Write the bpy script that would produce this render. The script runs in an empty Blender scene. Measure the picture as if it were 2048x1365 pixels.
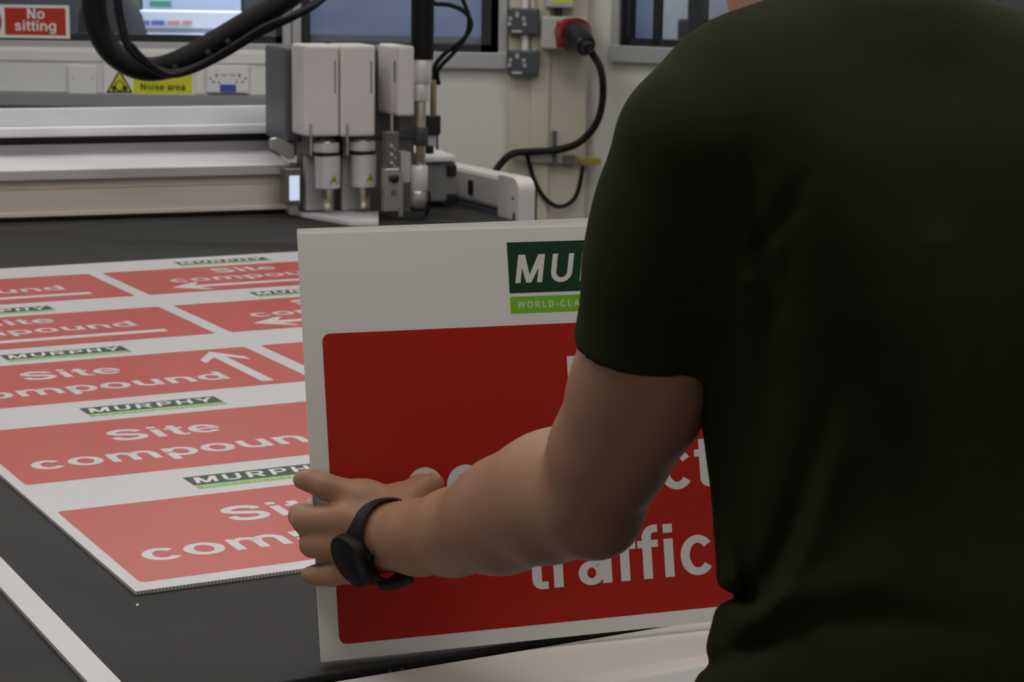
import bpy, math, random
import numpy as np
from mathutils import Vector
random.seed(7)
S = bpy.context.scene
COL = S.collection

# ------------------------------------------------------------------ camera, world, exposure
F_PX, PITCH, ROLL = 4058.0, 0.1830, 0.01464
CAM = Vector((0.0, 0.0, 1.54))
TAB = 0.90                                  # height of the cutting bed
cam = bpy.data.cameras.new('camera')
cam.sensor_width = 36.0
cam.lens = F_PX / 2048 * 36.0
cam.clip_start = 0.05
cam.dof.use_dof = True
cam.dof.focus_distance = 1.95
cam.dof.aperture_fstop = 19.0
cam_o = bpy.data.objects.new('camera', cam)
COL.objects.link(cam_o)
_cp, _sp, _cr, _sr = math.cos(PITCH), math.sin(PITCH), math.cos(ROLL), math.sin(ROLL)
_fwd = Vector((0, _cp, -_sp)); _up0 = Vector((0, _sp, _cp)); _rt0 = Vector((1, 0, 0))
_rt = _rt0 * _cr + _up0 * _sr
_upv = -_rt0 * _sr + _up0 * _cr
# image: x = cr*x0 - sr*y0 (y down)  ->  roll of the camera
from mathutils import Matrix
cam_o.matrix_world = Matrix(((_rt.x, _upv.x, -_fwd.x, CAM.x), (_rt.y, _upv.y, -_fwd.y, CAM.y), (_rt.z, _upv.z, -_fwd.z, CAM.z), (0, 0, 0, 1)))
S.camera = cam_o
S.view_settings.view_transform = 'Standard'
S.view_settings.look = 'None'
S.view_settings.gamma = 1.0
S.view_settings.use_curve_mapping = False
S.view_settings.exposure = 0.0
W = bpy.data.worlds.new('world'); S.world = W; W.use_nodes = True
W.node_tree.nodes['Background'].inputs[0].default_value = (0.95, 0.96, 0.92, 1)
W.node_tree.nodes['Background'].inputs[1].default_value = 0.21
LAMP_POWER = 9.6                            # emission of the ceiling panels

def ray(px, py):
    x, y = (px - 1024) / F_PX, (py - 682.5) / F_PX
    return _fwd + _rt * x - _upv * y
def at(px, py, Y):                          # the point seen at a pixel, at distance Y into the room
    r = ray(px, py); return CAM + r * (Y / r.y)
def on_z(px, py, z=TAB):
    r = ray(px, py); return CAM + r * ((z - CAM.z) / r.z)
def on_plane(px, py, o, n):
    r = ray(px, py); return CAM + r * ((o - CAM).dot(n) / r.dot(n))

# ------------------------------------------------------------------ materials
def mat(name, col, rough=0.5, metal=0.0, spec=0.5, emit=None, estr=0.0, noise=None, bump=None, aniso=None, coat=0.0):
    m = bpy.data.materials.new(name); m.use_nodes = True
    nt = m.node_tree; b = nt.nodes['Principled BSDF']
    b.inputs['Base Color'].default_value = (*col, 1)
    b.inputs['Roughness'].default_value = rough
    b.inputs['Metallic'].default_value = metal
    b.inputs['Specular IOR Level'].default_value = spec
    b.inputs['Coat Weight'].default_value = coat; b.inputs['Coat Roughness'].default_value = 0.32; b.inputs['Coat IOR'].default_value = 1.55
    if emit:
        b.inputs['Emission Color'].default_value = (*emit, 1); b.inputs['Emission Strength'].default_value = estr
    if noise or bump:
        tc = nt.nodes.new('ShaderNodeTexCoord')
    if noise:
        sc, amt, col2 = noise[:3]
        n = nt.nodes.new('ShaderNodeTexNoise'); n.inputs['Scale'].default_value = sc; n.inputs['Detail'].default_value = 6
        if len(noise) > 3:
            mp = nt.nodes.new('ShaderNodeMapping'); mp.inputs['Scale'].default_value = noise[3]
            nt.links.new(tc.outputs['Object'], mp.inputs['Vector']); nt.links.new(mp.outputs['Vector'], n.inputs['Vector'])
        else:
            nt.links.new(tc.outputs['Object'], n.inputs['Vector'])
        r = nt.nodes.new('ShaderNodeValToRGB')
        r.color_ramp.elements[0].position = 0.5 - amt; r.color_ramp.elements[1].position = 0.5 + amt
        r.color_ramp.elements[0].color = (*col, 1); r.color_ramp.elements[1].color = (*col2, 1)
        nt.links.new(n.outputs['Fac'], r.inputs['Fac']); nt.links.new(r.outputs['Color'], b.inputs['Base Color'])
    if bump:
        sc, st, dist = bump[:3]
        n = nt.nodes.new('ShaderNodeTexNoise'); n.inputs['Scale'].default_value = sc; n.inputs['Detail'].default_value = 5
        nt.links.new(tc.outputs['Object'], n.inputs['Vector'])
        bp = nt.nodes.new('ShaderNodeBump'); bp.inputs['Strength'].default_value = st; bp.inputs['Distance'].default_value = dist
        nt.links.new(n.outputs['Fac'], bp.inputs['Height']); nt.links.new(bp.outputs['Normal'], b.inputs['Normal'])
    return m

def glass_mat(name, tint):
    m = bpy.data.materials.new(name); m.use_nodes = True
    nt = m.node_tree; nt.nodes.remove(nt.nodes['Principled BSDF'])
    out = nt.nodes['Material Output']
    t = nt.nodes.new('ShaderNodeBsdfTransparent'); t.inputs[0].default_value = (*tint, 1)
    g = nt.nodes.new('ShaderNodeBsdfGlossy'); g.inputs['Roughness'].default_value = 0.02
    fr = nt.nodes.new('ShaderNodeFresnel'); fr.inputs[0].default_value = 1.45
    mx = nt.nodes.new('ShaderNodeMixShader')
    nt.links.new(fr.outputs[0], mx.inputs[0]); nt.links.new(t.outputs[0], mx.inputs[1]); nt.links.new(g.outputs[0], mx.inputs[2])
    nt.links.new(mx.outputs[0], out.inputs['Surface'])
    return m

def flute_mat(name, col, axis, pitch):      # cut edge of twin-wall plastic board: thin webs with open flutes between
    m = mat(name, col, 0.5); nt = m.node_tree; b = nt.nodes['Principled BSDF']
    tc = nt.nodes.new('ShaderNodeTexCoord'); vm = nt.nodes.new('ShaderNodeVectorMath'); vm.operation = 'DOT_PRODUCT'
    vm.inputs[1].default_value = axis
    nt.links.new(tc.outputs['Object'], vm.inputs[0])
    mu = nt.nodes.new('ShaderNodeMath'); mu.operation = 'MULTIPLY'; mu.inputs[1].default_value = 1 / pitch
    fr = nt.nodes.new('ShaderNodeMath'); fr.operation = 'FRACT'
    gt = nt.nodes.new('ShaderNodeMath'); gt.operation = 'GREATER_THAN'; gt.inputs[1].default_value = 0.45
    mx = nt.nodes.new('ShaderNodeMixRGB'); mx.inputs[1].default_value = (*col, 1); mx.inputs[2].default_value = (0.40, 0.39, 0.37, 1)
    nt.links.new(vm.outputs['Value'], mu.inputs[0]); nt.links.new(mu.outputs[0], fr.inputs[0]); nt.links.new(fr.outputs[0], gt.inputs[0])
    nt.links.new(gt.outputs[0], mx.inputs[0]); nt.links.new(mx.outputs[0], b.inputs['Base Color'])
    return m

M = {}
M['wall'] = mat('wall_paint', (0.60, 0.60, 0.55), 0.6, noise=(1.3, 0.35, (0.66, 0.66, 0.61)))
M['pillar'] = mat('pillar_paint', (0.50, 0.46, 0.36), 0.6, noise=(2.0, 0.35, (0.58, 0.54, 0.44)))
M['ceiling'] = mat('ceiling_paint', (0.7, 0.7, 0.68), 0.8)
M['floor'] = mat('floor_concrete', (0.16, 0.16, 0.165), 0.5, noise=(3.0, 0.3, (0.22, 0.22, 0.22)))
M['alu'] = mat('aluminium_frame', (0.45, 0.455, 0.46), 0.42, 0.35)
M['gasket'] = mat('black_gasket', (0.012, 0.013, 0.016), 0.5)
M['trunk'] = mat('white_trunking', (0.72, 0.72, 0.69), 0.45)
M['greyband'] = mat('grey_trim', (0.27, 0.285, 0.29), 0.5)
M['socket'] = mat('white_socket', (0.74, 0.74, 0.74), 0.35)
M['hole'] = mat('socket_hole', (0.02, 0.02, 0.02), 0.6)
M['bluetag'] = mat('blue_label', (0.06, 0.08, 0.42), 0.5)
M['orange'] = mat('orange_sticker', (0.75, 0.13, 0.04), 0.5)
M['metalclad'] = mat('grey_metal_box', (0.065, 0.075, 0.085), 0.4, 0.2)
M['lightgrey'] = mat('light_grey_plastic', (0.42, 0.42, 0.42), 0.45)
M['redplastic'] = mat('red_plastic', (0.30, 0.012, 0.018), 0.35)
M['black'] = mat('black_plastic', (0.010, 0.010, 0.011), 0.35)
M['rubber'] = mat('black_rubber', (0.007, 0.007, 0.008), 0.5, spec=0.2)
M['hose'] = mat('black_hose', (0.006, 0.006, 0.006), 0.5, spec=0.18)
M['yellow'] = mat('yellow_vinyl', (0.62, 0.62, 0.02), 0.45)
M['mustard'] = mat('mustard_plastic', (0.30, 0.25, 0.03), 0.5)
M['signred'] = mat('sign_red', (0.45, 0.030, 0.010), 0.4)
M['signwhite'] = mat('sign_white', (0.78, 0.78, 0.76), 0.4)
M['ink'] = mat('black_ink', (0.015, 0.015, 0.015), 0.5)
M['inkred'] = mat('dark_red_ink', (0.30, 0.03, 0.01), 0.5)
M['bed'] = mat('dark_felt_belt', (0.013, 0.0125, 0.0115), 0.66, spec=0.35, noise=(9.0, 0.28, (0.022, 0.021, 0.020)), bump=(260, 0.25, 0.0006))
M['rail'] = mat('warm_white_rail', (0.66, 0.64, 0.59), 0.6, spec=0.3, noise=(5, 0.4, (0.66, 0.64, 0.59)))
M['railhi'] = mat('white_edge_profile', (0.78, 0.76, 0.74), 0.3)
M['drive'] = mat('grey_drive_box', (0.21, 0.22, 0.215), 0.5)
M['machine'] = mat('machine_grey', (0.36, 0.37, 0.39), 0.45)
M['board'] = mat('white_twinwall_plastic', (0.63, 0.63, 0.645), 0.36, spec=0.55, coat=.6)
M['board2'] = mat('white_printed_face', (0.77, 0.76, 0.73), 0.42, spec=0.4)
M['red'] = mat('red_print', (0.50, 0.024, 0.011), 0.37, spec=0.6, coat=.6)
M['red2'] = mat('red_print_board', (0.42, 0.015, 0.007), 0.45, spec=0.35)
M['print'] = mat('white_print', (0.66, 0.655, 0.66), 0.36, spec=0.55, coat=.6)
M['print2'] = mat('white_letter_print', (0.72, 0.71, 0.66), 0.45, spec=0.35)
M['dkgreen'] = mat('dark_green_print', (0.008, 0.045, 0.022), 0.4, spec=0.5)
M['ltgreen'] = mat('light_green_print', (0.20, 0.50, 0.03), 0.4, spec=0.5)
M['housing'] = mat('white_housing', (0.70, 0.67, 0.655), 0.4)
M['beamblue'] = mat('pale_grey_beam', (0.50, 0.52, 0.545), 0.42)
M['beamwhite'] = mat('white_beam_cover', (0.76, 0.75, 0.78), 0.35)
M['beamgrey'] = mat('grey_beam', (0.48, 0.475, 0.47), 0.45)
M['brushed'] = mat('brushed_aluminium', (0.74, 0.66, 0.57), 0.45, 0.0, noise=(6, 0.4, (0.80, 0.72, 0.64), (0.05, 0.05, 6)))
M['slot'] = mat('black_slot', (0.006, 0.006, 0.006), 0.6)
M['plate'] = mat('dark_carriage_plate', (0.11, 0.12, 0.14), 0.45, 0.2)
M['steel'] = mat('satin_steel', (0.58, 0.56, 0.52), 0.32, 0.85)
M['steelwarm'] = mat('warm_steel', (0.50, 0.45, 0.36), 0.34, 0.85)
M['whitemetal'] = mat('white_metal_sleeve', (0.70, 0.69, 0.69), 0.28, 0.25)
M['sleeve'] = mat('dark_grey_sleeve', (0.045, 0.047, 0.052), 0.45)
M['knob'] = mat('grey_blue_knob', (0.05, 0.052, 0.07), 0.45)
M['brass'] = mat('brass_tube', (0.42, 0.34, 0.20), 0.35, 0.8)
M['dkplate'] = mat('brown_grey_steel', (0.20, 0.185, 0.165), 0.4, 0.6)
M['screen'] = mat('lit_display', (0.6, 0.65, 0.7), 0.3, emit=(0.66, 0.74, 1.0), estr=0.62)
M['bright'] = mat('bright_pin', (0.8, 0.79, 0.76), 0.25, 0.7)
M['skin'] = mat('skin', (0.41, 0.230, 0.130), 0.48, spec=0.4, noise=(14, 0.32, (0.36, 0.170, 0.100)), bump=(420, 0.18, 0.0006))
M['nail'] = mat('fingernail', (0.55, 0.33, 0.25), 0.3)
M['shirt'] = mat('olive_cotton', (0.020, 0.0230, 0.0090), 0.9, spec=0.1, noise=(60, 0.3, (0.024, 0.0275, 0.0112)), bump=(900, 0.2, 0.0004))
M['trousers'] = mat('black_trousers', (0.012, 0.013, 0.016), 0.9, spec=0.1)
M['shoe'] = mat('black_leather', (0.012, 0.011, 0.010), 0.45)
M['hair'] = mat('brown_hair', (0.06, 0.028, 0.012), 0.6)
M['eye'] = mat('eye_white', (0.7, 0.68, 0.65), 0.2)
M['watch'] = mat('black_watch_rubber', (0.0035, 0.0035, 0.004), 0.55, spec=0.3)
M['watchglass'] = mat('black_watch_glass', (0.003, 0.003, 0.0035), 0.4, spec=0.35)
M['glass'] = glass_mat('window_glass', (0.93, 0.95, 0.96))
M['blind'] = mat('pale_blue_blind', (0.50, 0.53, 0.62), 0.7)
_nt = M['blind'].node_tree; _tr = _nt.nodes.new('ShaderNodeBsdfTranslucent'); _tr.inputs[0].default_value = (0.55, 0.60, 0.74, 1); _mx = _nt.nodes.new('ShaderNodeMixShader'); _mx.inputs[0].default_value = 0.45
_nt.links.new(_nt.nodes['Principled BSDF'].outputs[0], _mx.inputs[1]); _nt.links.new(_tr.outputs[0], _mx.inputs[2]); _nt.links.new(_mx.outputs[0], _nt.nodes['Material Output'].inputs['Surface'])
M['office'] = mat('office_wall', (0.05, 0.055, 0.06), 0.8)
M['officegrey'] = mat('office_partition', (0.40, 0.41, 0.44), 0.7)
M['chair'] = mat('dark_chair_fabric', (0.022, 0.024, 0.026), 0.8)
M['monitor'] = mat('monitor_screen', (0.3, 0.35, 0.45), 0.3, emit=(0.40, 0.48, 0.66), estr=0.42)
M['mongreen'] = mat('monitor_green_block', (0.05, 0.2, 0.16), 0.3, emit=(0.03, 0.18, 0.15), estr=0.55)
M['paper'] = mat('white_paper', (0.72, 0.76, 0.86), 0.6)
M['tagblue'] = mat('blue_tab', (0.12, 0.16, 0.42), 0.5)
M['tagsalmon'] = mat('salmon_tab', (0.60, 0.33, 0.32), 0.5)
M['desk'] = mat('grey_desk', (0.36, 0.38, 0.42), 0.5)
M['plantgreen'] = mat('dull_green_plastic', (0.10, 0.13, 0.05), 0.6)
M['lampglow'] = mat('lit_diffuser', (0.9, 0.9, 0.9), 0.5, emit=(1.0, 0.965, 0.93), estr=LAMP_POWER)
M['lampcool'] = mat('lit_office_diffuser', (0.9, 0.9, 0.9), 0.5, emit=(0.86, 0.91, 1.0), estr=24.0)
M['blindfill'] = mat('blind_fill_panel', (0.9, 0.9, 0.9), 0.5, emit=(0.84, 0.90, 1.0), estr=75.0)

# ------------------------------------------------------------------ mesh building
class MB:
    def __init__(s, T=None): s.v = []; s.f = []; s.mi = []; s.T = T
    def add(s, verts, faces, mi=0):
        b = len(s.v); T = s.T
        s.v += [tuple(T(Vector(p))) if T else tuple(p) for p in verts]
        s.f += [tuple(i + b for i in f) for f in faces]; s.mi += [mi] * len(faces); return s
    def box(s, a, b, mi=0):
        (x0, y0, z0), (x1, y1, z1) = a, b
        return s.add([(x0, y0, z0), (x1, y0, z0), (x1, y1, z0), (x0, y1, z0), (x0, y0, z1), (x1, y0, z1), (x1, y1, z1), (x0, y1, z1)],
                     [(3, 2, 1, 0), (4, 5, 6, 7), (0, 1, 5, 4), (1, 2, 6, 5), (2, 3, 7, 6), (3, 0, 4, 7)], mi)
    def hexa(s, lo, hi, mi=0):              # eight corners: lower ring and upper ring (counter-clockwise from above)
        return s.add(list(lo) + list(hi), [(3, 2, 1, 0), (4, 5, 6, 7), (0, 1, 5, 4), (1, 2, 6, 5), (2, 3, 7, 6), (3, 0, 4, 7)], mi)
    def prism(s, prof, d0, d1, fn, mi=0):   # closed outline swept between two values: fn(p, d) -> point
        n = len(prof)
        vs = [fn(p, d0) for p in prof] + [fn(p, d1) for p in prof]
        return s.add(vs, [tuple(range(n))[::-1], tuple(range(n, 2 * n))] + [(i, (i + 1) % n, n + (i + 1) % n, n + i) for i in range(n)], mi)
    def ring(s, rings, cap=True, mi=0, closed=False):
        n = len(rings[0]); b = []
        vs = [p for r in rings for p in r]; fs = []
        m = len(rings)
        for k in range(m if closed else m - 1):
            k2 = (k + 1) % m
            fs += [(k * n + i, k * n + (i + 1) % n, k2 * n + (i + 1) % n, k2 * n + i) for i in range(n)]
        if cap and not closed: fs += [tuple(range(n))[::-1], tuple(range((m - 1) * n, m * n))]
        return s.add(vs, fs, mi)
    def lathe(s, p0, axis, prof, n=32, mi=0):   # prof: (distance along axis, radius)
        ax = Vector(axis).normalized(); h = Vector((0, 0, 1)) if abs(ax.z) < .9 else Vector((1, 0, 0))
        a = ax.cross(h).normalized(); b = ax.cross(a); p0 = Vector(p0)
        return s.ring([[p0 + ax * d + (a * math.cos(t) + b * math.sin(t)) * r for t in [2 * math.pi * i / n for i in range(n)]] for d, r in prof], True, mi)
    def tube(s, pts, r, n=12, sub=6, mi=0, smooth=True):
        P = [Vector(p) for p in pts]; R = r if isinstance(r, (list, tuple)) else [r] * len(P)
        Q = []; RR = []
        if smooth and len(P) > 2:
            for i in range(len(P) - 1):
                p0, p1, p2, p3 = P[max(i - 1, 0)], P[i], P[i + 1], P[min(i + 2, len(P) - 1)]
                for k in range(sub):
                    t = k / sub
                    Q.append(0.5 * ((2 * p1) + (p2 - p0) * t + (2 * p0 - 5 * p1 + 4 * p2 - p3) * t * t + (3 * p1 - p0 - 3 * p2 + p3) * t ** 3))
                    RR.append(R[i] * (1 - t) + R[i + 1] * t)
            Q.append(P[-1]); RR.append(R[-1])
        else: Q, RR = P, R
        rings = []; ref = None
        for i, p in enumerate(Q):
            d = (Q[min(i + 1, len(Q) - 1)] - Q[max(i - 1, 0)]).normalized()
            if ref is None: ref = d.cross(Vector((0, 0, 1)) if abs(d.z) < .9 else Vector((1, 0, 0))).normalized()
            ref = (ref - d * ref.dot(d)).normalized(); b = d.cross(ref)
            rings.append([p + (ref * math.cos(t) + b * math.sin(t)) * RR[i] for t in [2 * math.pi * k / n for k in range(n)]])
        return s.ring(rings, True, mi)
    def build(s, name, mats, parent=None, smooth=False, bevel=0.0, seg=2):
        if not isinstance(mats, (list, tuple)): mats = [mats]
        me = bpy.data.meshes.new(name)
        org = world_loc(parent) if parent else Vector((0, 0, 0))
        me.from_pydata([tuple(Vector(p) - org) for p in s.v], [], s.f); me.validate()
        for m in mats: me.materials.append(m)
        if len(me.polygons) == len(s.mi): me.polygons.foreach_set('material_index', s.mi)
        o = bpy.data.objects.new(name, me); COL.objects.link(o)
        if parent: o.parent = parent
        if smooth:
            me.polygons.foreach_set('use_smooth', [True] * len(me.polygons)); me.set_sharp_from_angle(angle=math.radians(42))
        if bevel:
            bm = o.modifiers.new('bevel', 'BEVEL'); bm.width = bevel; bm.segments = seg; bm.limit_method = 'ANGLE'; bm.angle_limit = math.radians(40)
        return o

def world_loc(o):
    v = Vector((0, 0, 0))
    while o: v += o.location; o = o.parent
    return v
def tag(o, label, cat, group=None):
    o['label'] = label; o['category'] = cat
    if group: o['group'] = group
    return o
def thing(name, label, cat, loc, group=None):
    o = bpy.data.objects.new(name, None); o.empty_display_size = 0.1; COL.objects.link(o); o.location = loc
    return tag(o, label, cat, group)
def struct(o): o['kind'] = 'structure'; return o

# ------------------------------------------------------------------ sign lettering (own bold grotesque letterforms, in thousandths of an em)
def _arc(cx, cy, rx, ry, wv, wh, a0, a1, n=None):
    n = n or max(6, int(abs(a1 - a0) / 9)); out = []
    for k in range(n):
        t0, t1 = [math.radians(a0 + (a1 - a0) * q / n) for q in (k, k + 1)]
        o = lambda t, r_x, r_y: (cx + r_x * math.cos(t), cy + r_y * math.sin(t))
        out.append([o(t0, rx - wv, ry - wh), o(t0, rx, ry), o(t1, rx, ry), o(t1, rx - wv, ry - wh)])
    return out
def _r(x0, y0, x1, y1): return [[(x0, y0), (x1, y0), (x1, y1), (x0, y1)]]
def _stroke(pts, w):
    P = [Vector((*p, 0)) for p in pts]; Q = []
    for i in range(len(P) - 1):
        p0, p1, p2, p3 = P[max(i - 1, 0)], P[i], P[i + 1], P[min(i + 2, len(P) - 1)]
        for k in range(5):
            t = k / 5; Q.append(0.5 * ((2 * p1) + (p2 - p0) * t + (2 * p0 - 5 * p1 + 4 * p2 - p3) * t * t + (3 * p1 - p0 - 3 * p2 + p3) * t ** 3))
    Q.append(P[-1]); L = []
    for i, p in enumerate(Q):
        d = (Q[min(i + 1, len(Q) - 1)] - Q[max(i - 1, 0)]).normalized(); nrm = Vector((-d.y, d.x, 0)) * w / 2
        L.append(((p + nrm).xy[:], (p - nrm).xy[:]))
    return [[L[i][0], L[i][1], L[i + 1][1], L[i + 1][0]] for i in range(len(L) - 1)]
def glyphs():
    G = {}
    G['o'] = (611, _arc(305, 263, 268, 277, 138, 108, 0, 360))
    G['c'] = (556, _arc(292, 263, 258, 277, 138, 108, 38, 322))
    G['e'] = (556, _arc(282, 263, 252, 277, 134, 104, -2, 322) + _r(100, 222, 520, 306))
    st = lambda x: _r(x, 0, x + 136, 522)
    arch = lambda cx, rx: _arc(cx, 310, rx, 226, 136, 118, 0, 180)
    G['n'] = (611, st(62) + arch(306, 244) + _r(414, 0, 550, 312))
    G['m'] = (889, _r(60, 0, 190, 522) + _arc(285, 310, 225, 226, 130, 118, 0, 180) + _r(380, 0, 510, 312) + _arc(604, 310, 225, 226, 130, 118, 0, 180) + _r(699, 0, 829, 312))
    G['u'] = (611, _r(62, 210, 198, 522) + _arc(306, 212, 244, 226, 136, 118, 180, 360) + _r(414, 0, 550, 522))
    G['p'] = (611, _r(60, -205, 194, 522) + _arc(318, 263, 258, 277, 134, 108, 0, 360))
    G['d'] = (611, _r(418, 0, 552, 720) + _arc(294, 263, 258, 277, 134, 108, 0, 360))
    G['g'] = (611, _r(418, -50, 552, 522) + _arc(294, 268, 258, 270, 134, 105, 0, 360) + _arc(304, -55, 248, 160, 134, 96, 190, 360))
    G['i'] = (278, _r(70, 0, 208, 522) + _r(70, 602, 208, 722))
    G['l'] = (278, _r(70, 0, 208, 722))
    G['t'] = (333, _r(90, 110, 226, 668) + _r(14, 424, 316, 522) + _arc(232, 122, 142, 128, 136, 100, 180, 270) + _r(230, -6, 316, 96))
    G['r'] = (389, st(62) + _arc(340, 280, 278, 250, 136, 132, 90, 180) + _r(335, 398, 382, 530))
    G['f'] = (333, _r(84, 0, 220, 560) + _r(12, 424, 318, 522) + _arc(262, 556, 178, 172, 136, 104, 90, 180) + _r(258, 624, 320, 728))
    G['a'] = (556, _arc(218, 152, 190, 164, 126, 92, 0, 360) + _r(218, 226, 400, 316) + _r(374, 0, 512, 340) + _arc(285, 345, 227, 194, 136, 98, 0, 168))
    G['s'] = (556, _stroke([(430, 372), (378, 448), (275, 478), (165, 450), (128, 382), (180, 318), (285, 280), (390, 235), (432, 158), (385, 78), (275, 44), (160, 75), (100, 165)], 116))
    G['S'] = (667, _stroke([(545, 505), (500, 610), (335, 668), (180, 620), (122, 530), (170, 438), (335, 372), (500, 300), (548, 205), (490, 95), (335, 46), (160, 95), (95, 235)], 140))
    G['N'] = (722, _r(70, 0, 212, 720) + _r(510, 0, 652, 720) + [[(70, 720), (232, 720), (652, 0), (490, 0)]])
    G['D'] = (722, _r(70, 0, 215, 720) + _r(70, 0, 330, 118) + _r(70, 602, 330, 720) + _arc(320, 360, 345, 360, 145, 118, -90, 90))
    G['M'] = (860, _r(66, 0, 205, 720) + _r(655, 0, 794, 720) + [[(66, 720), (250, 720), (500, 0), (360, 0)], [(610, 720), (794, 720), (500, 0), (360, 0)]])
    G['U'] = (722, _r(66, 250, 210, 720) + _r(512, 250, 656, 720) + _arc(361, 262, 295, 276, 144, 124, 180, 360))
    G['P'] = (667, _r(70, 0, 216, 720) + _r(70, 602, 400, 720) + _r(70, 250, 400, 366) + _arc(390, 485, 238, 235, 142, 118, -90, 90))
    G['R'] = (722, _r(70, 0, 216, 720) + _r(70, 604, 420, 720) + _r(70, 282, 420, 396) + _arc(410, 501, 238, 219, 142, 116, -90, 90) + [[(330, 320), (480, 320), (680, 0), (515, 0)]])
    G['H'] = (722, _r(66, 0, 212, 720) + _r(510, 0, 656, 720) + _r(200, 300, 520, 424))
    G['Y'] = (690, _r(272, 0, 418, 300) + [[(20, 720), (190, 720), (418, 280), (290, 250)], [(670, 720), (500, 720), (272, 280), (400, 250)]])
    G['W'] = (944, [[(10, 720), (160, 720), (300, 0), (190, 0)], [(400, 720), (530, 720), (300, 0), (190, 0)], [(400, 720), (540, 720), (750, 0), (640, 0)], [(934, 720), (784, 720), (640, 0), (750, 0)]])
    G['O'] = (778, _arc(389, 360, 345, 372, 145, 120, 0, 360))
    G['L'] = (611, _r(76, 0, 222, 720) + _r(76, 0, 575, 122))
    G['C'] = (722, _arc(385, 360, 340, 372, 145, 120, 42, 318))
    G['A'] = (722, [[(20, 0), (172, 0), (435, 720), (287, 720)], [(702, 0), (550, 0), (287, 720), (435, 720)]] + _r(170, 150, 560, 262))
    G['I'] = (278, _r(68, 0, 212, 720))
    G['F'] = (611, _r(74, 0, 220, 720) + _r(74, 600, 580, 720) + _r(74, 300, 520, 416))
    G['T'] = (611, _r(234, 0, 380, 720) + _r(20, 600, 592, 720))
    G['E'] = (667, _r(74, 0, 220, 720) + _r(74, 600, 610, 720) + _r(74, 304, 580, 420) + _r(74, 0, 620, 120))
    G['-'] = (333, _r(30, 230, 303, 350))
    G[' '] = (278, [])
    return G
GL = glyphs()
def text_polys(txt, width=None, em=None, track=0, shear=0.0, thin=1.0):
    x = 0; P = []
    for ch in txt:
        w, polys = GL[ch]
        for q in polys: P.append([((px + x + shear * py) / 1000, py / 1000) for px, py in q])
        x += w + track
    xs = [p[0] for q in P for p in q]; x0, x1 = min(xs), max(xs)
    k = em if em else width / (x1 - x0)
    return [[((a - x0) * k, b * k) for a, b in q] for q in P], (x1 - x0) * k, k
def put_text(mb, txt, fn, u, v, width=None, em=None, align='l', track=0, shear=0.0, mi=0, lift=0.0):
    P, w, k = text_polys(txt, width, em, track, shear)
    du = u - (w / 2 if align == 'c' else 0)
    for j, q in enumerate(P):
        area = sum(q[i][0] * q[(i + 1) % 4][1] - q[(i + 1) % 4][0] * q[i][1] for i in range(4))
        if area < 0: q = q[::-1]
        mb.add([fn(a + du, b + v, lift + (j % 7) * 4e-6) for a, b in q], [(0, 1, 2, 3)], mi)
def rrect(u0, v0, u1, v1, r, n=5):
    out = []
    for cx, cy, a in ((u1 - r, v1 - r, 0), (u0 + r, v1 - r, 90), (u0 + r, v0 + r, 180), (u1 - r, v0 + r, 270)):
        out += [(cx + r * math.cos(math.radians(a + 90 * k / n)), cy + r * math.sin(math.radians(a + 90 * k / n))) for k in range(n + 1)]
    return out
def flat(mb, pts, fn, lift, mi=0): mb.add([fn(a, b, lift) for a, b in pts], [tuple(range(len(pts)))], mi); return mb

def logo(parent, fn, u0, u1, v0, v1, lift):
    h = v1 - v0; mb = MB()
    flat(mb, [(u0, v0 + h * .285), (u1, v0 + h * .285), (u1, v1), (u0, v1)], fn, lift, 0)
    flat(mb, [(u0, v0), (u1, v0), (u1, v0 + h * .235), (u0, v0 + h * .235)], fn, lift, 1)
    lo = mb.build('logo', [M['dkgreen'], M['ltgreen']], parent)
    lo['label'] = 'dark green logo block over a light green strip'
    t = MB(); w = u1 - u0
    put_text(t, 'MURPHY', fn, (u0 + u1) / 2, v0 + h * .425, width=w * .935, align='c', track=85, shear=0.17, lift=lift + 1e-4)
    put_text(t, 'WORLD-CLASS INFRASTRUCTURE', fn, (u0 + u1) / 2, v0 + h * .072, width=w * .925, align='c', track=170, lift=lift + 1e-4)
    t.build('logo_lettering', M['print2'], lo)
    return lo

# ------------------------------------------------------------------ room shell
WY = 7.0
def wx(px, y=100): return at(px, y, WY).x
def wz(py, x=600): return at(x, py, WY).z
Z_SILL, Z_TOP, Z_CEIL = wz(100), 1.75, 2.95
X_L, X_C = -4.2, wx(1176)
a1 = math.radians(-35); RD = Vector((math.cos(a1), math.sin(a1), 0)); RN = Vector((-RD.y, RD.x, 0))   # direction of the right wall, and its outward side
RO = Vector((X_C, WY, 0))
def RW(p): return RO + RD * p.x + RN * p.y + Vector((0, 0, p.z))
fl = MB().box((-5, -3, -.1), (5, 10.5, 0)).build('floor', M['floor']); struct(fl)
ce = MB().box((-5, -3, Z_CEIL), (5, 10.5, Z_CEIL + .1)).build('ceiling', M['ceiling']); struct(ce)
W1 = (wx(-640), wx(562)); W2 = (wx(578), wx(1014))
wb = MB()
wb.box((X_L - .6, WY, 0), (X_C, WY + .12, Z_SILL)).box((X_L - .6, WY, Z_TOP), (X_C, WY + .12, Z_CEIL))
wb.box((X_L - .6, WY, Z_SILL), (W1[0], WY + .12, Z_TOP)).box((W1[1], WY, Z_SILL), (W2[0], WY + .12, Z_TOP)).box((W2[1], WY, Z_SILL), (X_C, WY + .12, Z_TOP))
struct(wb.build('wall_back', M['wall']))
def rx(px, py=60):
    p = on_plane(px, py, RO, RN); return (p - RO).dot(RD)
def rxd(px, d, py=60): return (on_plane(px, py, RO + RN * d, RN) - RO).dot(RD)
def rz(px, py): return on_plane(px, py, RO, RN).z
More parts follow.
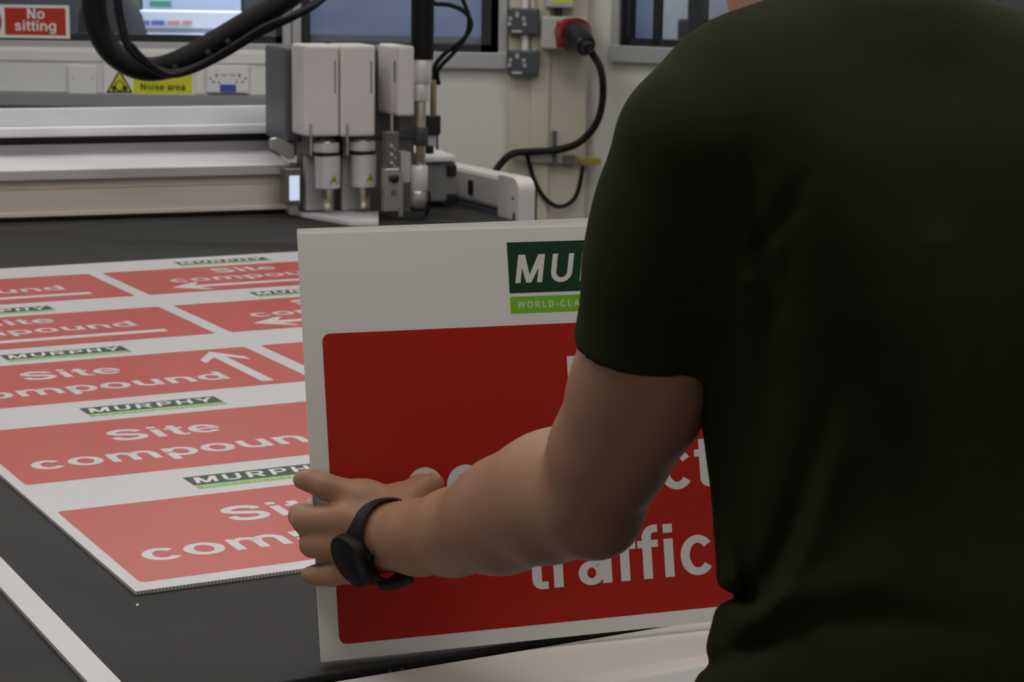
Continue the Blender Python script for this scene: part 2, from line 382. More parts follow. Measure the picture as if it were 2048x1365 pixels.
R0, R1, RS = rx(1228), rx(1228) + 1.5, rz(1300, 105)
wr = MB(RW)
wr.box((0, 0, 0), (3.4, .12, RS)).box((0, 0, Z_TOP), (3.4, .12, Z_CEIL)).box((0, 0, RS), (R0, .12, Z_TOP)).box((R1, 0, RS), (3.4, .12, Z_TOP))
struct(wr.build('wall_right', M['wall']))
pl = MB().box((wx(1018), WY - .05, 0), (wx(1174), WY, Z_CEIL)).box((wx(1062), WY - .062, 0), (wx(1100), WY - .05, Z_CEIL))
struct(pl.build('trim_1', M['pillar'], bevel=.004))

def window(n, T, x0, x1, z0, z1, posts):
    fr = MB(T); t = .055
    fr.box((x0, -.03, z0 - .035), (x1, .06, z0 + .02)).box((x0, -.02, z1 - t), (x1, .06, z1)).box((x0, -.02, z0), (x0 + .03, .06, z1)).box((x1 - .03, -.02, z0), (x1, .06, z1))
    f = struct(fr.build('window_%d' % n, M['alu'], bevel=.003))
    g = MB(T)
    g.box((x0 + .03, -.005, z0 + .02), (x1 - .03, .05, z0 + .045)).box((x0 + .03, -.005, z0 + .02), (x0 + .055, .05, z1 - t)).box((x1 - .055, -.005, z0 + .02), (x1 - .03, .05, z1 - t))
    for a, b in posts: g.box((a, -.005, z0 + .02), (b, .012, z1 - t))
    g.build('gasket', M['gasket'], f)
    MB(T).box((x0 + .03, .02, z0 + .02), (x1 - .03, .026, z1 - t)).build('pane', M['glass'], f)
    return f
TB = lambda p: Vector((p.x, p.y + WY, p.z))
window(1, TB, W1[0], wx(584), Z_SILL, Z_TOP, [])
window(2, TB, wx(586), W2[1], wz(114, 800), Z_TOP, [(wx(962), wx(1012))])
window(3, RW, R0, R1, RS, Z_TOP, [(rx(1307), rx(1322)), (rx(1246), rx(1262))])

# trunking below the left window, grey band under it
tr = MB().box((X_L, WY - .05, wz(190)), (wx(582), WY, wz(101))).box((X_L, WY - .056, wz(128)), (wx(582), WY - .05, wz(106))).build('trim_2', M['trunk'], bevel=.003); struct(tr)
tr = MB().box((X_L, WY - .09, wz(216)), (wx(582), WY, wz(190.5))).build('trim_3', M['greyband'], bevel=.002); struct(tr)

# ceiling lights
def ceiling_light(x, y, w, d, label, m='lampglow'):
    t = thing('ceiling_light', label, 'ceiling light', (x, y, Z_CEIL), 'ceiling light panels')
    MB().box((x - w / 2 - .02, y - d / 2 - .02, Z_CEIL - .05), (x + w / 2 + .02, y + d / 2 + .02, Z_CEIL - .001)).build('light_frame', M['railhi'], t)
    MB().box((x - w / 2, y - d / 2, Z_CEIL - .056), (x + w / 2, y + d / 2, Z_CEIL - .051)).build('diffuser', M[m], t)
LIGHTS = [(-1.6, 2.6), (-1.6, 4.4), (.35, 3.5), (.35, 5.3), (-3.2, 3.6), (-1.0, 5.9), (.85, 1.45), (-.75, 1.35), (1.4, 3.0)]
for i, (x, y) in enumerate(LIGHTS):
    ceiling_light(x, y, 1.2, .3, 'lit white ceiling panel ' + ['over the near left of the bed', 'over the middle of the bed', 'over the near right of the bed', 'by the right end of the gantry', 'over the far left aisle', 'in front of the left window', 'above the person', 'over the front edge of the table', 'over the right edge of the table'][i])
ceiling_light(-1.4, 8.4, 1.2, .6, 'cool lit ceiling panel in the office behind the left window', 'lampcool')
ceiling_light(.6, 7.5, .9, .5, 'added fill panel backlighting the blinds, out of view behind the right window', 'blindfill')  # added panel, never in view, brightens the window blinds from behind

# ------------------------------------------------------------------ office behind the windows
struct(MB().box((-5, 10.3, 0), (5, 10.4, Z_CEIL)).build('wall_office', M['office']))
def blind(T, x0, x1, z0, y, label):
    t = thing('roller_blind', label, 'blind', T(Vector(((x0 + x1) / 2, y, z0))))
    MB(T).box((x0, y, z0), (x1, y + .006, Z_TOP)).build('fabric', M['blind'], t)
    MB(T).box((x0, y - .006, z0 - .012), (x1, y + .012, z0 + .008)).build('bottom_bar', M['alu'], t)
blind(TB, wx(588), wx(964), wz(78, 780), .075, 'pale blue roller blind behind the glass left of the grey sockets')
blind(RW, rxd(1262, .09), rxd(1307, .09), rz(1285, 90), .09, 'narrow pale blue blind strip behind the glass right of the red plug')
pp = thing('partition_panel', 'grey office partition behind the right window, beside the blind strip', 'partition', RW(Vector((rx(1370), .4, 0))))
MB(RW).box((rxd(1318, .4), .40, 0), (rxd(1470, .4), .43, 2.0)).build('fabric_panel', M['officegrey'], pp, bevel=.004)
MB(RW).box((rxd(1317, .4), .39, 2.0), (rxd(1471, .4), .44, 2.03)).build('top_rail', M['alu'], pp)
mo = thing('desktop_monitor', 'black monitor seen from behind at the right window', 'monitor', RW(Vector((rx(1410), .28, RS - .12))))
p0 = on_plane(1362, 36, RO + RN * .28, RN); q0 = (p0 - RO).dot(RD)
MB(RW).box((q0, .25, RS - .05), (q0 + .50, .29, p0.z)).build('screen_shell', M['black'], mo, bevel=.012)
MB(RW).box((q0 + .07, .20, RS - .2), (q0 + .13, .25, p0.z + .4)).build('monitor_arm', M['black'], mo, bevel=.006)
dk = thing('office_desk', 'grey office desk behind the left window', 'desk', (wx(400), 8.6, 0))
dz = at(400, 90, 8.2).z
MB().box((at(120, 90, 8.2).x, 8.15, dz - .03), (at(545, 90, 8.2).x, 9.3, dz)).build('desk_top', M['desk'], dk, bevel=.003)
for sx in (130, 530):
    MB().box((at(sx, 90, 8.2).x - .02, 8.2, 0), (at(sx, 90, 8.2).x + .02, 9.2, dz - .03)).build('leg', M['alu'], dk)
mn = thing('desktop_monitor', 'lit monitor with a green block on its screen behind the left window', 'monitor', (at(390, 40, 8.6).x, 8.6, dz))
ma, mb_ = at(286, 26, 8.6), at(481, -60, 8.6)
MB().box((ma.x - .01, 8.6, ma.z - .01), (mb_.x + .01, 8.64, mb_.z + .01)).build('screen_shell', M['black'], mn, bevel=.004)
MB().box((ma.x, 8.595, ma.z), (mb_.x, 8.6, mb_.z)).build('screen', M['monitor'], mn)
ga, gb = at(300, 13, 8.594), at(343, 2, 8.594)
MB().box((ga.x, 8.592, ga.z), (gb.x, 8.595, gb.z)).build('green_block', M['mongreen'], mn)
MB().box((at(370, 0, 8.6).x, 8.62, dz), (at(400, 0, 8.6).x, 8.66, ma.z)).box((at(340, 0, 8.6).x, 8.52, dz), (at(430, 0, 8.6).x, 8.7, dz + .012)).build('monitor_stand', M['black'], mn)
og = thing('desk_organiser', 'white desk tray with blue and salmon tabs behind the left window', 'desk tray', (at(380, 70, 8.35).x, 8.35, dz))
oa, ob = at(274, 72, 8.35), at(475, 24, 8.35)
MB().box((oa.x, 8.35, dz), (ob.x, 8.50, oa.z + .012)).box((oa.x, 8.36, at(300, 56, 8.35).z), (ob.x, 8.50, ob.z)).build('tray_body', M['paper'], og, bevel=.004)
MB().box((oa.x, 8.37, oa.z), (ob.x, 8.49, at(300, 57, 8.35).z)).build('tray_slot', M['desk'], og)
for k, (a, b) in enumerate(((278, 298), (303, 328), (334, 359), (365, 384))):
    MB().box((at(a, 45, 8.35).x, 8.352, at(a, 50, 8.35).z), (at(b, 45, 8.35).x, 8.362, at(a, 41, 8.35).z)).build('label_tab', M['tagblue' if k < 2 else 'tagsalmon'], og)
gx = thing('storage_box', 'dull green box on the office desk beside the chair back', 'box', (at(278, 10, 8.8).x, 8.8, dz))
MB().box((at(264, 10, 8.8).x, 8.8, dz), (at(287, 10, 8.8).x, 9.0, at(270, -30, 8.8).z)).build('box_body', M['plantgreen'], gx, bevel=.006)
MB().box((at(263, 10, 8.8).x, 8.79, at(270, -30, 8.8).z), (at(288, 10, 8.8).x, 9.01, at(270, -36, 8.8).z)).build('lid', M['plantgreen'], gx, bevel=.004)
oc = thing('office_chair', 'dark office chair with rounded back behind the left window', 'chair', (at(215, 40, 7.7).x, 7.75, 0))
cb = []
for (yy, wl, wr_) in ((84, 150, 292), (60, 150, 288), (30, 152, 280), (5, 158, 268), (-25, 172, 250), (-45, 190, 232)):
    A, B = at(wl, yy, 7.7), at(wr_, yy, 7.7); mid = (A + B) / 2; hw = (B.x - A.x) / 2
    cb.append([Vector((mid.x + hw * math.cos(t), 7.72 + .05 * math.sin(t) + .03 * math.cos(t) ** 2, A.z)) for t in [2 * math.pi * k / 20 for k in range(20)]])
MB().ring(cb).build('backrest', M['chair'], oc, smooth=True)
cx = at(215, 40, 7.7).x
MB().lathe((cx, 7.92, .44), (0, 0, 1), ((0, .2), (.02, .24), (.07, .24), (.09, .2))).build('seat', M['chair'], oc, smooth=True)
MB().lathe((cx, 7.92, .09), (0, 0, 1), ((0, .03), (.35, .03))).build('pedestal', M['black'], oc, smooth=True)
MB().tube([(cx, 7.8, .48), (cx, 7.72, .55), (cx, 7.74, 1.25)], .02).build('back_post', M['black'], oc, smooth=True)
for k in range(5):
    a = 2 * math.pi * k / 5; e = Vector((cx + .28 * math.cos(a), 7.92 + .28 * math.sin(a), .07))
    lg_ = MB().tube([(cx, 7.92, .11), e], .018, smooth=False).build('leg', M['black'], oc, smooth=True)
    MB().lathe(e + Vector((-.015, 0, -.036)), (1, 0, 0), ((0, .034), (.03, .034)), 16).build('caster', M['black'], lg_, smooth=True)

# ------------------------------------------------------------------ wall fittings
def wfn(y): return lambda a, b, l=0: Vector((a, y - l, b))
def wall_rect(px0, py0, px1, py1, y, th):       # a slab fixed to the back wall, between two pixels of its front
    A, B = at(px0, py1, y), at(px1, py0, y); return (A.x, y, A.z), (B.x, y + th, B.z)
YT = WY - .056
ns = thing('safety_sign', 'red and white wall sign reading No sitting, on the left window', 'sign', at(30, 42, WY - .012))
a, b = wall_rect(-95, 11, 138, 74, WY - .012, .004)
MB().box(a, b).build('sign_panel', M['signwhite'], ns)
a, b = wall_rect(10.5, 16.5, 131, 69.5, WY - .0125, .0006)
MB().box(a, b).build('red_field', M['signred'], ns)
t = MB(); y = WY - .0132; f = wfn(y)
put_text(t, 'No', f, at(72, 38, y).x, at(72, 37.5, y).z, em=.0485, align='c'); t.build('lettering', M['signwhite'], ns); t = MB(); put_text(t, 'sitting', f, at(71, 60, y).x, at(71, 61.5, y).z, em=.0485, align='c')
t.build('lettering', M['signwhite'], ns)
c = at(-36, 43, y); rg = MB()
for q in _arc(0, 0, .067, .067, .014, .014, 0, 360): flat(rg, q[::-1], lambda u, v, l: Vector((c.x + u, y - l, c.z + v)), 0)
flat(rg, [(-.045, .035), (-.035, .045), (.045, -.035), (.035, -.045)][::-1], lambda u, v, l: Vector((c.x + u, y - l, c.z + v)), .0003)
rg.build('prohibition_ring', M['signred'], ns)

nz = thing('warning_sign', 'yellow and white Noise area warning sign on the trunking under the hose', 'sign', at(300, 165, YT))
a, b = wall_rect(208, 121, 388, 191, YT - .003, .003)
MB().box(a, b).build('sign_panel', M['signwhite'], nz)
a, b = wall_rect(267, 124, 384, 187, YT - .0035, .0006)
MB().box(a, b).build('yellow_field', M['yellow'], nz)
y = YT - .0045; f = wfn(y)
t = MB(); put_text(t, 'Noise area', f, at(326, 180, y).x, at(326, 180.5, y).z, em=.0305, align='c'); t.build('lettering', M['ink'], nz)
t = MB(); put_text(t, 'Danger', f, at(330, 158, y).x, at(326, 154, y).z, em=.0345, align='c'); t.build('lettering', M['inkred'], nz)
tri = lambda k: [(at(x_, y_, y).x, at(x_, y_, y).z) for x_, y_ in ((239 - 27 * k, 171 + 15 * k), (239 + 27 * k, 171 + 15 * k), (239, 171 - 33 * k))]
t = MB(); flat(t, tri(1.0), f, 0, 0); flat(t, tri(.78), f, .0004, 1)
h0 = at(239, 172, y)
flat(t, [(h0.x + .016 * math.cos(k * .5236), h0.z + .019 * math.sin(k * .5236)) for k in range(12)], f, .0007, 2)
flat(t, [(h0.x + .0115 * math.cos(k * .5236), h0.z + .0145 * math.sin(k * .5236)) for k in range(12)], f, .0009, 1)
for s_ in (-1, 1): flat(t, [(h0.x + s_ * .019 + .008 * math.cos(k * .7854), h0.z - .008 + .010 * math.sin(k * .7854)) for k in range(8)], f, .001, 2)
t.build('warning_triangle', [M['ink'], M['yellow'], M['ink']], nz)

bl = thing('blank_socket_plate', 'single white blanking plate on the trunking, left of the hose', 'socket plate', at(164, 160, YT))
a, b = wall_rect(137, 131, 192, 187, YT - .010, .010)
MB().box(a, b).build('plate', M['socket'], bl, bevel=.003)
for px in (146, 185):
    p = at(px, 157, YT - .010); MB().lathe(p + Vector((0, .001, 0)), (0, -1, 0), ((0, .0035), (.002, .0035)), 10).build('screw', M['lightgrey'], bl)
ds = thing('double_socket', 'white double power socket with a blue label on the trunking', 'socket', at(455, 158, YT))
a, b = wall_rect(413, 131, 497, 185, YT - .012, .012)
MB().box(a, b).build('face_plate', M['socket'], ds, bevel=.003)
for (hx, hy, w_, h_) in ((433, 151, 3.4, 6), (421, 157, 4.5, 2.6), (427, 164.5, 4.5, 3), (438, 165, 3, 4), (479, 151, 3.4, 6), (491, 157, 3.4, 4), (485, 164.5, 4.5, 3), (473, 164, 3, 4)):
    a, b = wall_rect(hx - w_ / 2, hy - h_ / 2, hx + w_ / 2, hy + h_ / 2, YT - .0125, .001); MB().box(a, b).build('pin_hole', M['hole'], ds)
for px in (447, 466):
    a, b = wall_rect(px - 6, 141, px + 6, 150, YT - .016, .005); MB().box(a, b).build('rocker_switch', M['socket'], ds, bevel=.0015)
a, b = wall_rect(440, 169.5, 472, 184, YT - .0132, .0012); MB().box(a, b).build('blue_label', M['bluetag'], ds)
st_ = MB(); stf = wfn(YT - .0012)
flat(st_, [(at(x_, y_, YT).x, at(x_, y_, YT).z) for x_, y_ in ((537, 135), (543, 133), (548, 156), (541, 158))][::-1], stf, 0)
o = st_.build('orange_sticker', M['orange']); tag(o, 'small orange strip stuck on the trunking left of the tool modules', 'sticker')

# grey metal-clad sockets, conduit, red plug, cables on the pillar
YP = WY - .05
for (yy0, yy1, nm) in ((17, 69, 'upper'), (101, 151, 'lower')):
    g_ = thing('metal_clad_socket', 'dark grey metal socket box on the pillar, %s of the two' % nm, 'socket', at(1046, (yy0 + yy1) / 2, YP - .05), 'grey sockets on the pillar')
    a, b = wall_rect(1015, yy0, 1079, yy1, YP - .05, .05); MB().box(a, b).build('box_body', M['metalclad'], g_, bevel=.006)
    k0 = at(1034, (yy0 + yy1) / 2 + 2, YP - .0515); lt = MB(); fk = wfn(YP - .0515)
    for ang in (90, 30, 150, -10, 190):
        u = .026 * math.cos(math.radians(ang)); v = .026 * math.sin(math.radians(ang)); w_ = .006; h_ = .0085 if ang == 90 else .006
        flat(lt, [(k0.x + u - w_, k0.z + v - h_), (k0.x + u + w_, k0.z + v - h_), (k0.x + u + w_, k0.z + v + h_), (k0.x + u - w_, k0.z + v + h_)], fk, 0)
    flat(lt, [(k0.x - .017, k0.z - .034), (k0.x + .017, k0.z - .034), (k0.x + .017, k0.z - .025), (k0.x - .017, k0.z - .025)], fk, 0)
    lt.build('pin_markings', M['lightgrey'], g_)
o = MB().tube([at(1052, -140, YP - .02), at(1050, 120, YP - .02)], .012, smooth=False).build('conduit_pipe', M['trunk'], smooth=True); tag(o, 'pale conduit pipe joining the two grey sockets', 'pipe')
o = MB().tube([at(1068, -140, YP - .02), at(1066, 30, YP - .02)], .009, smooth=False).build('conduit_pipe', M['pillar'], smooth=True); tag(o, 'thin beige conduit running up from the upper grey socket', 'pipe')
jb = thing('isolator_box', 'pale grey box with a yellow label at the top of the pillar', 'box', at(1120, 0, YP - .06))
a, b = wall_rect(1090, -75, 1150, 15, YP - .06, .06); MB().box(a, b).build('box_body', M['lightgrey'], jb, bevel=.006)
a, b = wall_rect(1104, -30, 1145, 4, YP - .061, .001); MB().box(a, b).build('yellow_label', M['yellow'], jb)
MB().tube([at(1117, 13, YP - .03), at(1117, 33, YP - .03)], .013, smooth=False).build('cable_gland', M['black'], jb, smooth=True)
ip = thing('industrial_socket', 'grey wall socket box with red cover on the pillar', 'socket', at(1130, 65, YP - .08))
a, b = wall_rect(1082, 34, 1176, 98, YP - .08, .08); MB().box(a, b).build('back_box', M['lightgrey'], ip, bevel=.006)
p = at(1140, 66, YP - .08)
MB().lathe(p, (.35, -1, -.1), ((-.02, .05), (.035, .05), (.05, .058), (.055, .058)), 24).build('red_cover', M['redplastic'], ip, smooth=True)
a, b = wall_rect(1112, 42, 1172, 95, YP - .10, .03); MB().box(a, b).build('red_flange', M['redplastic'], ip, bevel=.008)
pg = thing('power_plug', 'black plug pushed into the red wall socket', 'plug', at(1150, 70, YP - .14))
d_ = Vector((.30, -1, -.30)).normalized(); p2 = p + Vector((.35, -1, -.1)).normalized() * .05
MB().lathe(p2, d_, ((0, .048), (.03, .05), (.06, .042), (.11, .036), (.12, .03))).build('plug_body', M['black'], pg, smooth=True)
MB().lathe(p2 + d_ * .12, d_, ((0, .024), (.03, .018))).build('cable_grip', M['black'], pg, smooth=True)
pe = p2 + d_ * .15
o = MB().tube([pe, pe + d_ * .03 + Vector((.003, 0, -.006)), at(1200, 135, WY - .24), at(1206, 170, WY - .14), at(1203, 215, WY - .13), at(1188, 255, WY - .12), at(1155, 287, WY - .11), at(1110, 301, WY - .10), at(1060, 304, WY - .10), at(1025, 308, WY - .10), at(1004, 325, WY - .12), at(988, 352, WY - .2), at(975, 420, WY - .35)], .0125).build('power_cable', M['rubber'], smooth=True)
tag(o, 'thick black power cable curving from the red plug across the pillar', 'cable')
o = MB().tube([at(1020, 306, YP - .02), at(1050, 309, YP - .025), at(1058, 325, YP - .025), at(1068, 360, YP - .025), at(1088, 395, YP - .025), at(1115, 413, YP - .025), at(1140, 406, YP - .025), at(1155, 385, YP - .025), at(1163, 350, YP - .025), at(1166, 332, YP - .02)], .0075).build('hanging_cable', M['rubber'], smooth=True)
tag(o, 'thin black cable hanging in a loop below the wall bracket', 'cable')
br = thing('cable_bracket', 'small metal cable bracket with a yellow end on the pillar', 'bracket', at(1110, 320, YP))
a, b = wall_rect(1060, 312, 1150, 326, YP - .03, .03); MB().box(a, b).build('bracket_bar', M['steel'], br, bevel=.003)
a, b = wall_rect(1125, 311, 1152, 330, YP - .035, .033); MB().box(a, b).build('clamp', M['dkplate'], br, bevel=.003)
a, b = wall_rect(1157, 317, 1202, 329, YP - .028, .02); MB().box(a, b).build('yellow_tip', M['mustard'], br, bevel=.003)
MB().tube([at(1109, 262, YP - .03), at(1109, 335, YP - .03)], .009, smooth=False).build('upright_rod', M['plate'], br, smooth=True)

# ------------------------------------------------------------------ cutting table
ty = .4988; TU = Vector((math.cos(ty), math.sin(ty), 0)); TV = Vector((-math.sin(ty), math.cos(ty), 0)); TO = on_z(721, 1342); TO.z = 0
def TT(p): return TO + TU * p.x + TV * p.y + Vector((0, 0, p.z))
UL, UR, VB = -.8, 1.74, 4.3
ct = thing('cutting_table', 'long flatbed cutting table with dark felt bed and white front rail', 'cutting table', TT(Vector((.4, 2, 0))))
MB(TT).box((UL, .004, TAB - .03), (UR, VB, TAB)).build('bed', M['bed'], ct, bevel=.002)
MB(TT).box((UL + .02, .02, .52), (UR - .02, VB - .02, TAB - .031)).build('frame', M['machine'], ct, bevel=.01)
MB(TT).prism([(0, TAB - .006), (-.098, TAB - .010), (-.098, TAB - .07), (0, TAB - .07)], UL, UR, lambda p, d: Vector((d, p[0], p[1]))).build('front_rail', M['rail'], ct, bevel=.002)
MB(TT).prism([(-.098, TAB - .004), (-.106, TAB + .001), (-.128, TAB + .001), (-.140, TAB - .012), (-.140, TAB - .09), (-.098, TAB - .09)], UL, UR, lambda p, d: Vector((d, p[0], p[1]))).build('edge_profile', M['railhi'], ct, bevel=.003)
for px, py in ((778, 1342), (802, 1338)):
    p = on_z(px, py, TAB - .007); MB().lathe(p, (0, 0, 1), ((-.002, .0028), (.0016, .0028)), 10).build('screw', M['dkplate'], ct)
for u in (UL + .15, UR - .15):
    for v in (.25, VB - .25): MB(TT).box((u - .06, v - .06, 0), (u + .06, v + .06, .53)).build('leg', M['machine'], ct, bevel=.008)
pr = MB()
chip = [on_z(272, 1213), on_z(276, 1211), on_z(278, 1214), on_z(273, 1216)]
pr.hexa([c_ + Vector((0, 0, .0002)) for c_ in chip[::-1]], [c_ + Vector((0, 0, .002)) for c_ in chip[::-1]])
o = pr.build('plastic_chip', M['board']); tag(o, 'tiny white plastic chip on the dark bed by the sheet corner', 'offcut')

# ------------------------------------------------------------------ printed sheet on the bed
sy = .4988; SU = Vector((math.cos(sy), math.sin(sy), 0)); SV = Vector((-math.sin(sy), math.cos(sy), 0)); K = .64
ST = .0042
def SH(u, v, l=0.0): return SU * u + SV * v + Vector((0, 0, TAB + ST + l))
U_L, U_A, U_B, RW_, RH = .96733 * K, .98928 * K, 1.92942 * K, .8953 * K, .48004 * K
V_F, V_1, VP, V_K = 3.02179 * K, 3.06437 * K, .69194 * K, 6.53201 * K
U_R = U_B + RW_ + .014
ps = thing('printed_sheet', 'large white plastic sheet of uncut red Site compound signs on the dark bed', 'printed sheet', SH(U_L, V_F, -ST))
M['flute_s'] = flute_mat('sheet_flutes', (.78, .78, .78), SU, .0038)
sb = MB()
lo = [SH(U_L, V_F, -ST + .0003), SH(U_R, V_F, -ST + .0003), SH(U_R, V_K, -ST + .0003), SH(U_L, V_K, -ST + .0003)]
hi = [SH(U_L, V_F), SH(U_R, V_F), SH(U_R, V_K), SH(U_L, V_K)]
sb.add(lo + hi, [(3, 2, 1, 0), (4, 5, 6, 7), (1, 2, 6, 5), (3, 0, 4, 7)], 0); sb.add([lo[0], lo[1], hi[1], hi[0], lo[2], lo[3], hi[3], hi[2]], [(0, 1, 2, 3), (4, 5, 6, 7)], 1)
sb.build('board_sheet', [M['board'], M['flute_s']], ps)
def arrow_poly(kind):
    if kind == 'up':
        c = .5046; return [[(c - .0100, .027), (c + .0100, .027), (c + .0100, .262), (c - .0100, .262)],
                           [(c, .288), (c - .0385, .226), (c - .0385, .198), (c, .252)], [(c, .288), (c, .252), (c + .0385, .198), (c + .0385, .226)]]
    c = .067; return [[(.085, c - .0125), (.506, c - .0125), (.506, c + .0125), (.085, c + .0125)],
                      [(.066, c), (.128, c + .047), (.140, c + .047), (.110, c)], [(.066, c), (.110, c), (.140, c - .047), (.128, c - .047)]]
for cu in (U_A, U_B):
    for k in range(5):
        v0 = V_1 + k * VP; fn = lambda a, b, l=0, cu=cu, v0=v0: SH(cu + a, v0 + b, l)
        p_ = flat(MB(), rrect(0, 0, RW_, RH, .007), fn, .00015).build('red_panel', M['red'], ps)
        t, t2 = MB(), MB()
        if k < 3:
            put_text(t, 'Site', fn, .2475, .178, em=.0872, align='c', lift=.0003); put_text(t2, 'compound', fn, .0318, .0665, width=.4265, lift=.0003)
        else:
            put_text(t, 'Site', fn, .2865, .2185, em=.0785, align='c', lift=.0003); put_text(t2, 'compound', fn, .0935, .1275, width=.3815, lift=.0003)
        t.build('lettering', M['print'], p_); t2.build('lettering', M['print'], p_)
        ar = MB()
        for q in arrow_poly('up' if k < 3 else 'left'):
            if sum(q[i][0] * q[(i + 1) % 4][1] - q[(i + 1) % 4][0] * q[i][1] for i in range(4)) < 0: q = q[::-1]
            flat(ar, q, fn, .0003 + 3e-5 * len(ar.f))
        ar.build('arrow', M['print'], p_)
        logo(ps, fn, .185, .389, RH + .029, RH + .0895, .00015)

d_ = (Vector((-.351, 1.740, 0)) - Vector((-.549, 2.110, 0))).normalized(); n_ = Vector((d_.y, -d_.x, 0))
e0, e1 = Vector((-.549, 2.110, TAB)) - d_ * 1.45, Vector((-.351, 1.740, TAB)) + d_ * .028
wst = .027
lo = [e0 + n_ * wst, e1 + n_ * wst, e1, e0]
if (lo[1] - lo[0]).cross(lo[2] - lo[1]).z < 0: lo = lo[::-1]
o = MB().hexa([p + Vector((0, 0, .0003)) for p in lo], [p + Vector((0, 0, .0045)) for p in lo]).build('offcut_strip', M['board'])
tag(o, 'long thin white plastic offcut strip lying on the bed left of the sheet', 'offcut')

# ------------------------------------------------------------------ held boards
by, ble, bip = .370, .226, .008
bu0 = Vector((math.cos(by), math.sin(by), 0)); bn0 = Vector((-math.sin(by), math.cos(by), 0)); bw0 = math.cos(ble) * Vector((0, 0, 1)) + math.sin(ble) * bn0
BU = math.cos(bip) * bu0 - math.sin(bip) * bw0; BWv = math.cos(bip) * bw0 + math.sin(bip) * bu0; BN = BU.cross(BWv)
BO = Vector((-.1710, 1.7865, TAB + .0052))
BT, BW_, BH = .0042, .60, .40
def BP(u, v, l=0.0): return BO + BU * u + BWv * (v * .992) + BN * l
def held_board(name, label, du, dv, rot, back):
    c, s = math.cos(rot), math.sin(rot)
    fn = lambda u, v, l=0: BP(du + c * u - s * v, dv + s * u + c * v, l - back)
    t = thing(name, label, 'sign board', fn(.3, 0, -BT), 'boards held by the person')
    fm = flute_mat('board_flutes', (.72, .71, .68), BU, .0042)
    b = MB(); lo = [fn(0, 0, -BT), fn(BW_, 0, -BT), fn(BW_, BH, -BT), fn(0, BH, -BT)]; hi = [fn(0, 0), fn(BW_, 0), fn(BW_, BH), fn(0, BH)]
    b.add(lo + hi, [(3, 2, 1, 0), (4, 5, 6, 7), (1, 2, 6, 5), (3, 0, 4, 7)], 0)
    b.add([lo[0], lo[1], hi[1], hi[0], lo[2], lo[3], hi[3], hi[2]], [(0, 1, 2, 3), (4, 5, 6, 7)], 1)
    b.build('board', [M['board2'], fm], t)
    r = flat(MB(), rrect(.0175, .0145, BW_ - .0175, .3055, .0075), fn, .00015).build('red_panel', M['red2'], t)
    for w_, u_, v_, e_ in (('No', .3055, .2215, .0715), ('construction', .3045, .1355, .0715), ('traffic', .3055, .0485, .0730)):
        x = MB(); put_text(x, w_, fn, u_, v_, em=e_, align='c', lift=.0003); x.build('lettering', M['print2'], r)
    logo(t, fn, .2065, .4045, .317, .3865, .00015)
    return t
held_board('sign_board', 'front white board with red No construction traffic panel held upright by the person', 0, 0, 0, 0)
held_board('sign_board', 'middle white board of the held stack, rising behind the front one',   .0055, .0056, .0095, BT + .0004)
held_board('sign_board', 'rearmost white board of the held stack, almost hidden',   .0075, .0056, .0125, 2 * BT + .0008)

# ------------------------------------------------------------------ gantry
gy = math.radians(22); GX = Vector((math.cos(gy), math.sin(gy), 0)); GY = Vector((-math.sin(gy), math.cos(gy), 0)); GO = on_z(569, 427)
def G(p): return GO + GX * p.x + GY * p.y + Vector((0, 0, p.z - TAB))   # local: x along the beam, y to the back, z above the floor
def lp(px, py, yl):
    p = on_plane(px, py, GO + GY * yl, GY); return (p - GO).dot(GX), p.z
def gbox(px0, py0, px1, py1, yf, dep):
    x0, z1 = lp(px0, py0, yf); x1, z0 = lp(px1, py1, yf); return (x0, yf, z0), (x1, yf + dep, z1)
gb_ = thing('gantry_beam', 'long pale grey cutter gantry beam spanning the far end of the bed', 'gantry', G(Vector((-.8, .1, TAB))))
XA, XB = -2.1, lp(800, 400, 0)[0]
zz = lambda py, yl: lp(285, py, yl)[1]
ext = lambda p, d: Vector((d, p[0], p[1]))
zb0, zb1 = zz(427, 0), zz(352, 0)
MB(G).box((XA, .006, TAB + .004), (XB, .25, zb0)).build('base_slot', M['slot'], gb_)
MB(G).prism([(0, zb0), (0, zz(420, 0)), (.004, zz(419, 0)), (.004, zz(375, 0)), (.001, zz(373, 0)), (.001, zb1), (.25, zb1), (.25, zb0)], XA, XB, ext).build('front_panel', M['brushed'], gb_)
zl = zz(333, -.02)
MB(G).prism([(-.02, zb1 - .001), (-.02, zl - .004), (-.016, zl), (.20, zz(303, .20)), (.26, zz(303, .20)), (.26, zb1)], XA, lp(575, 330, 0)[0], ext).build('lower_cover', M['beamwhite'], gb_)
MB(G).box((XA, -.0215, zb1 - .001), (lp(575, 340, 0)[0], -.02, zl - .005)).build('cover_front', M['beamgrey'], gb_)
za, zb = zz(303, .2), zz(286, .2)
MB(G).box((XA, .2, za - .02), (XB, .26, zb)).build('rear_web', M['beamgrey'], gb_)
zc = zz(270, .17)
MB(G).box((XA, .21, zb), (XB, .30, zc + .004)).build('rail_slot', M['slot'], gb_)
MB(G).prism([(.155, zc), (.15, zc + .006), (.152, zz(253, .152)), (.162, zz(250, .16)), (.195, zz(249.5, .195)), (.225, zz(214, .225)), (.236, zz(214, .225)), (.236, zc)], XA, XB, ext).build('upper_cover', [M['beamwhite']], gb_, bevel=.003)
MB(G).prism([(.196, zz(248, .196)), (.2245, zz(216, .2245)), (.2225, zz(216, .2245)), (.193, zz(248, .196))], XA, lp(572, 230, .2)[0], ext).build('upper_face', M['beamblue'], gb_)
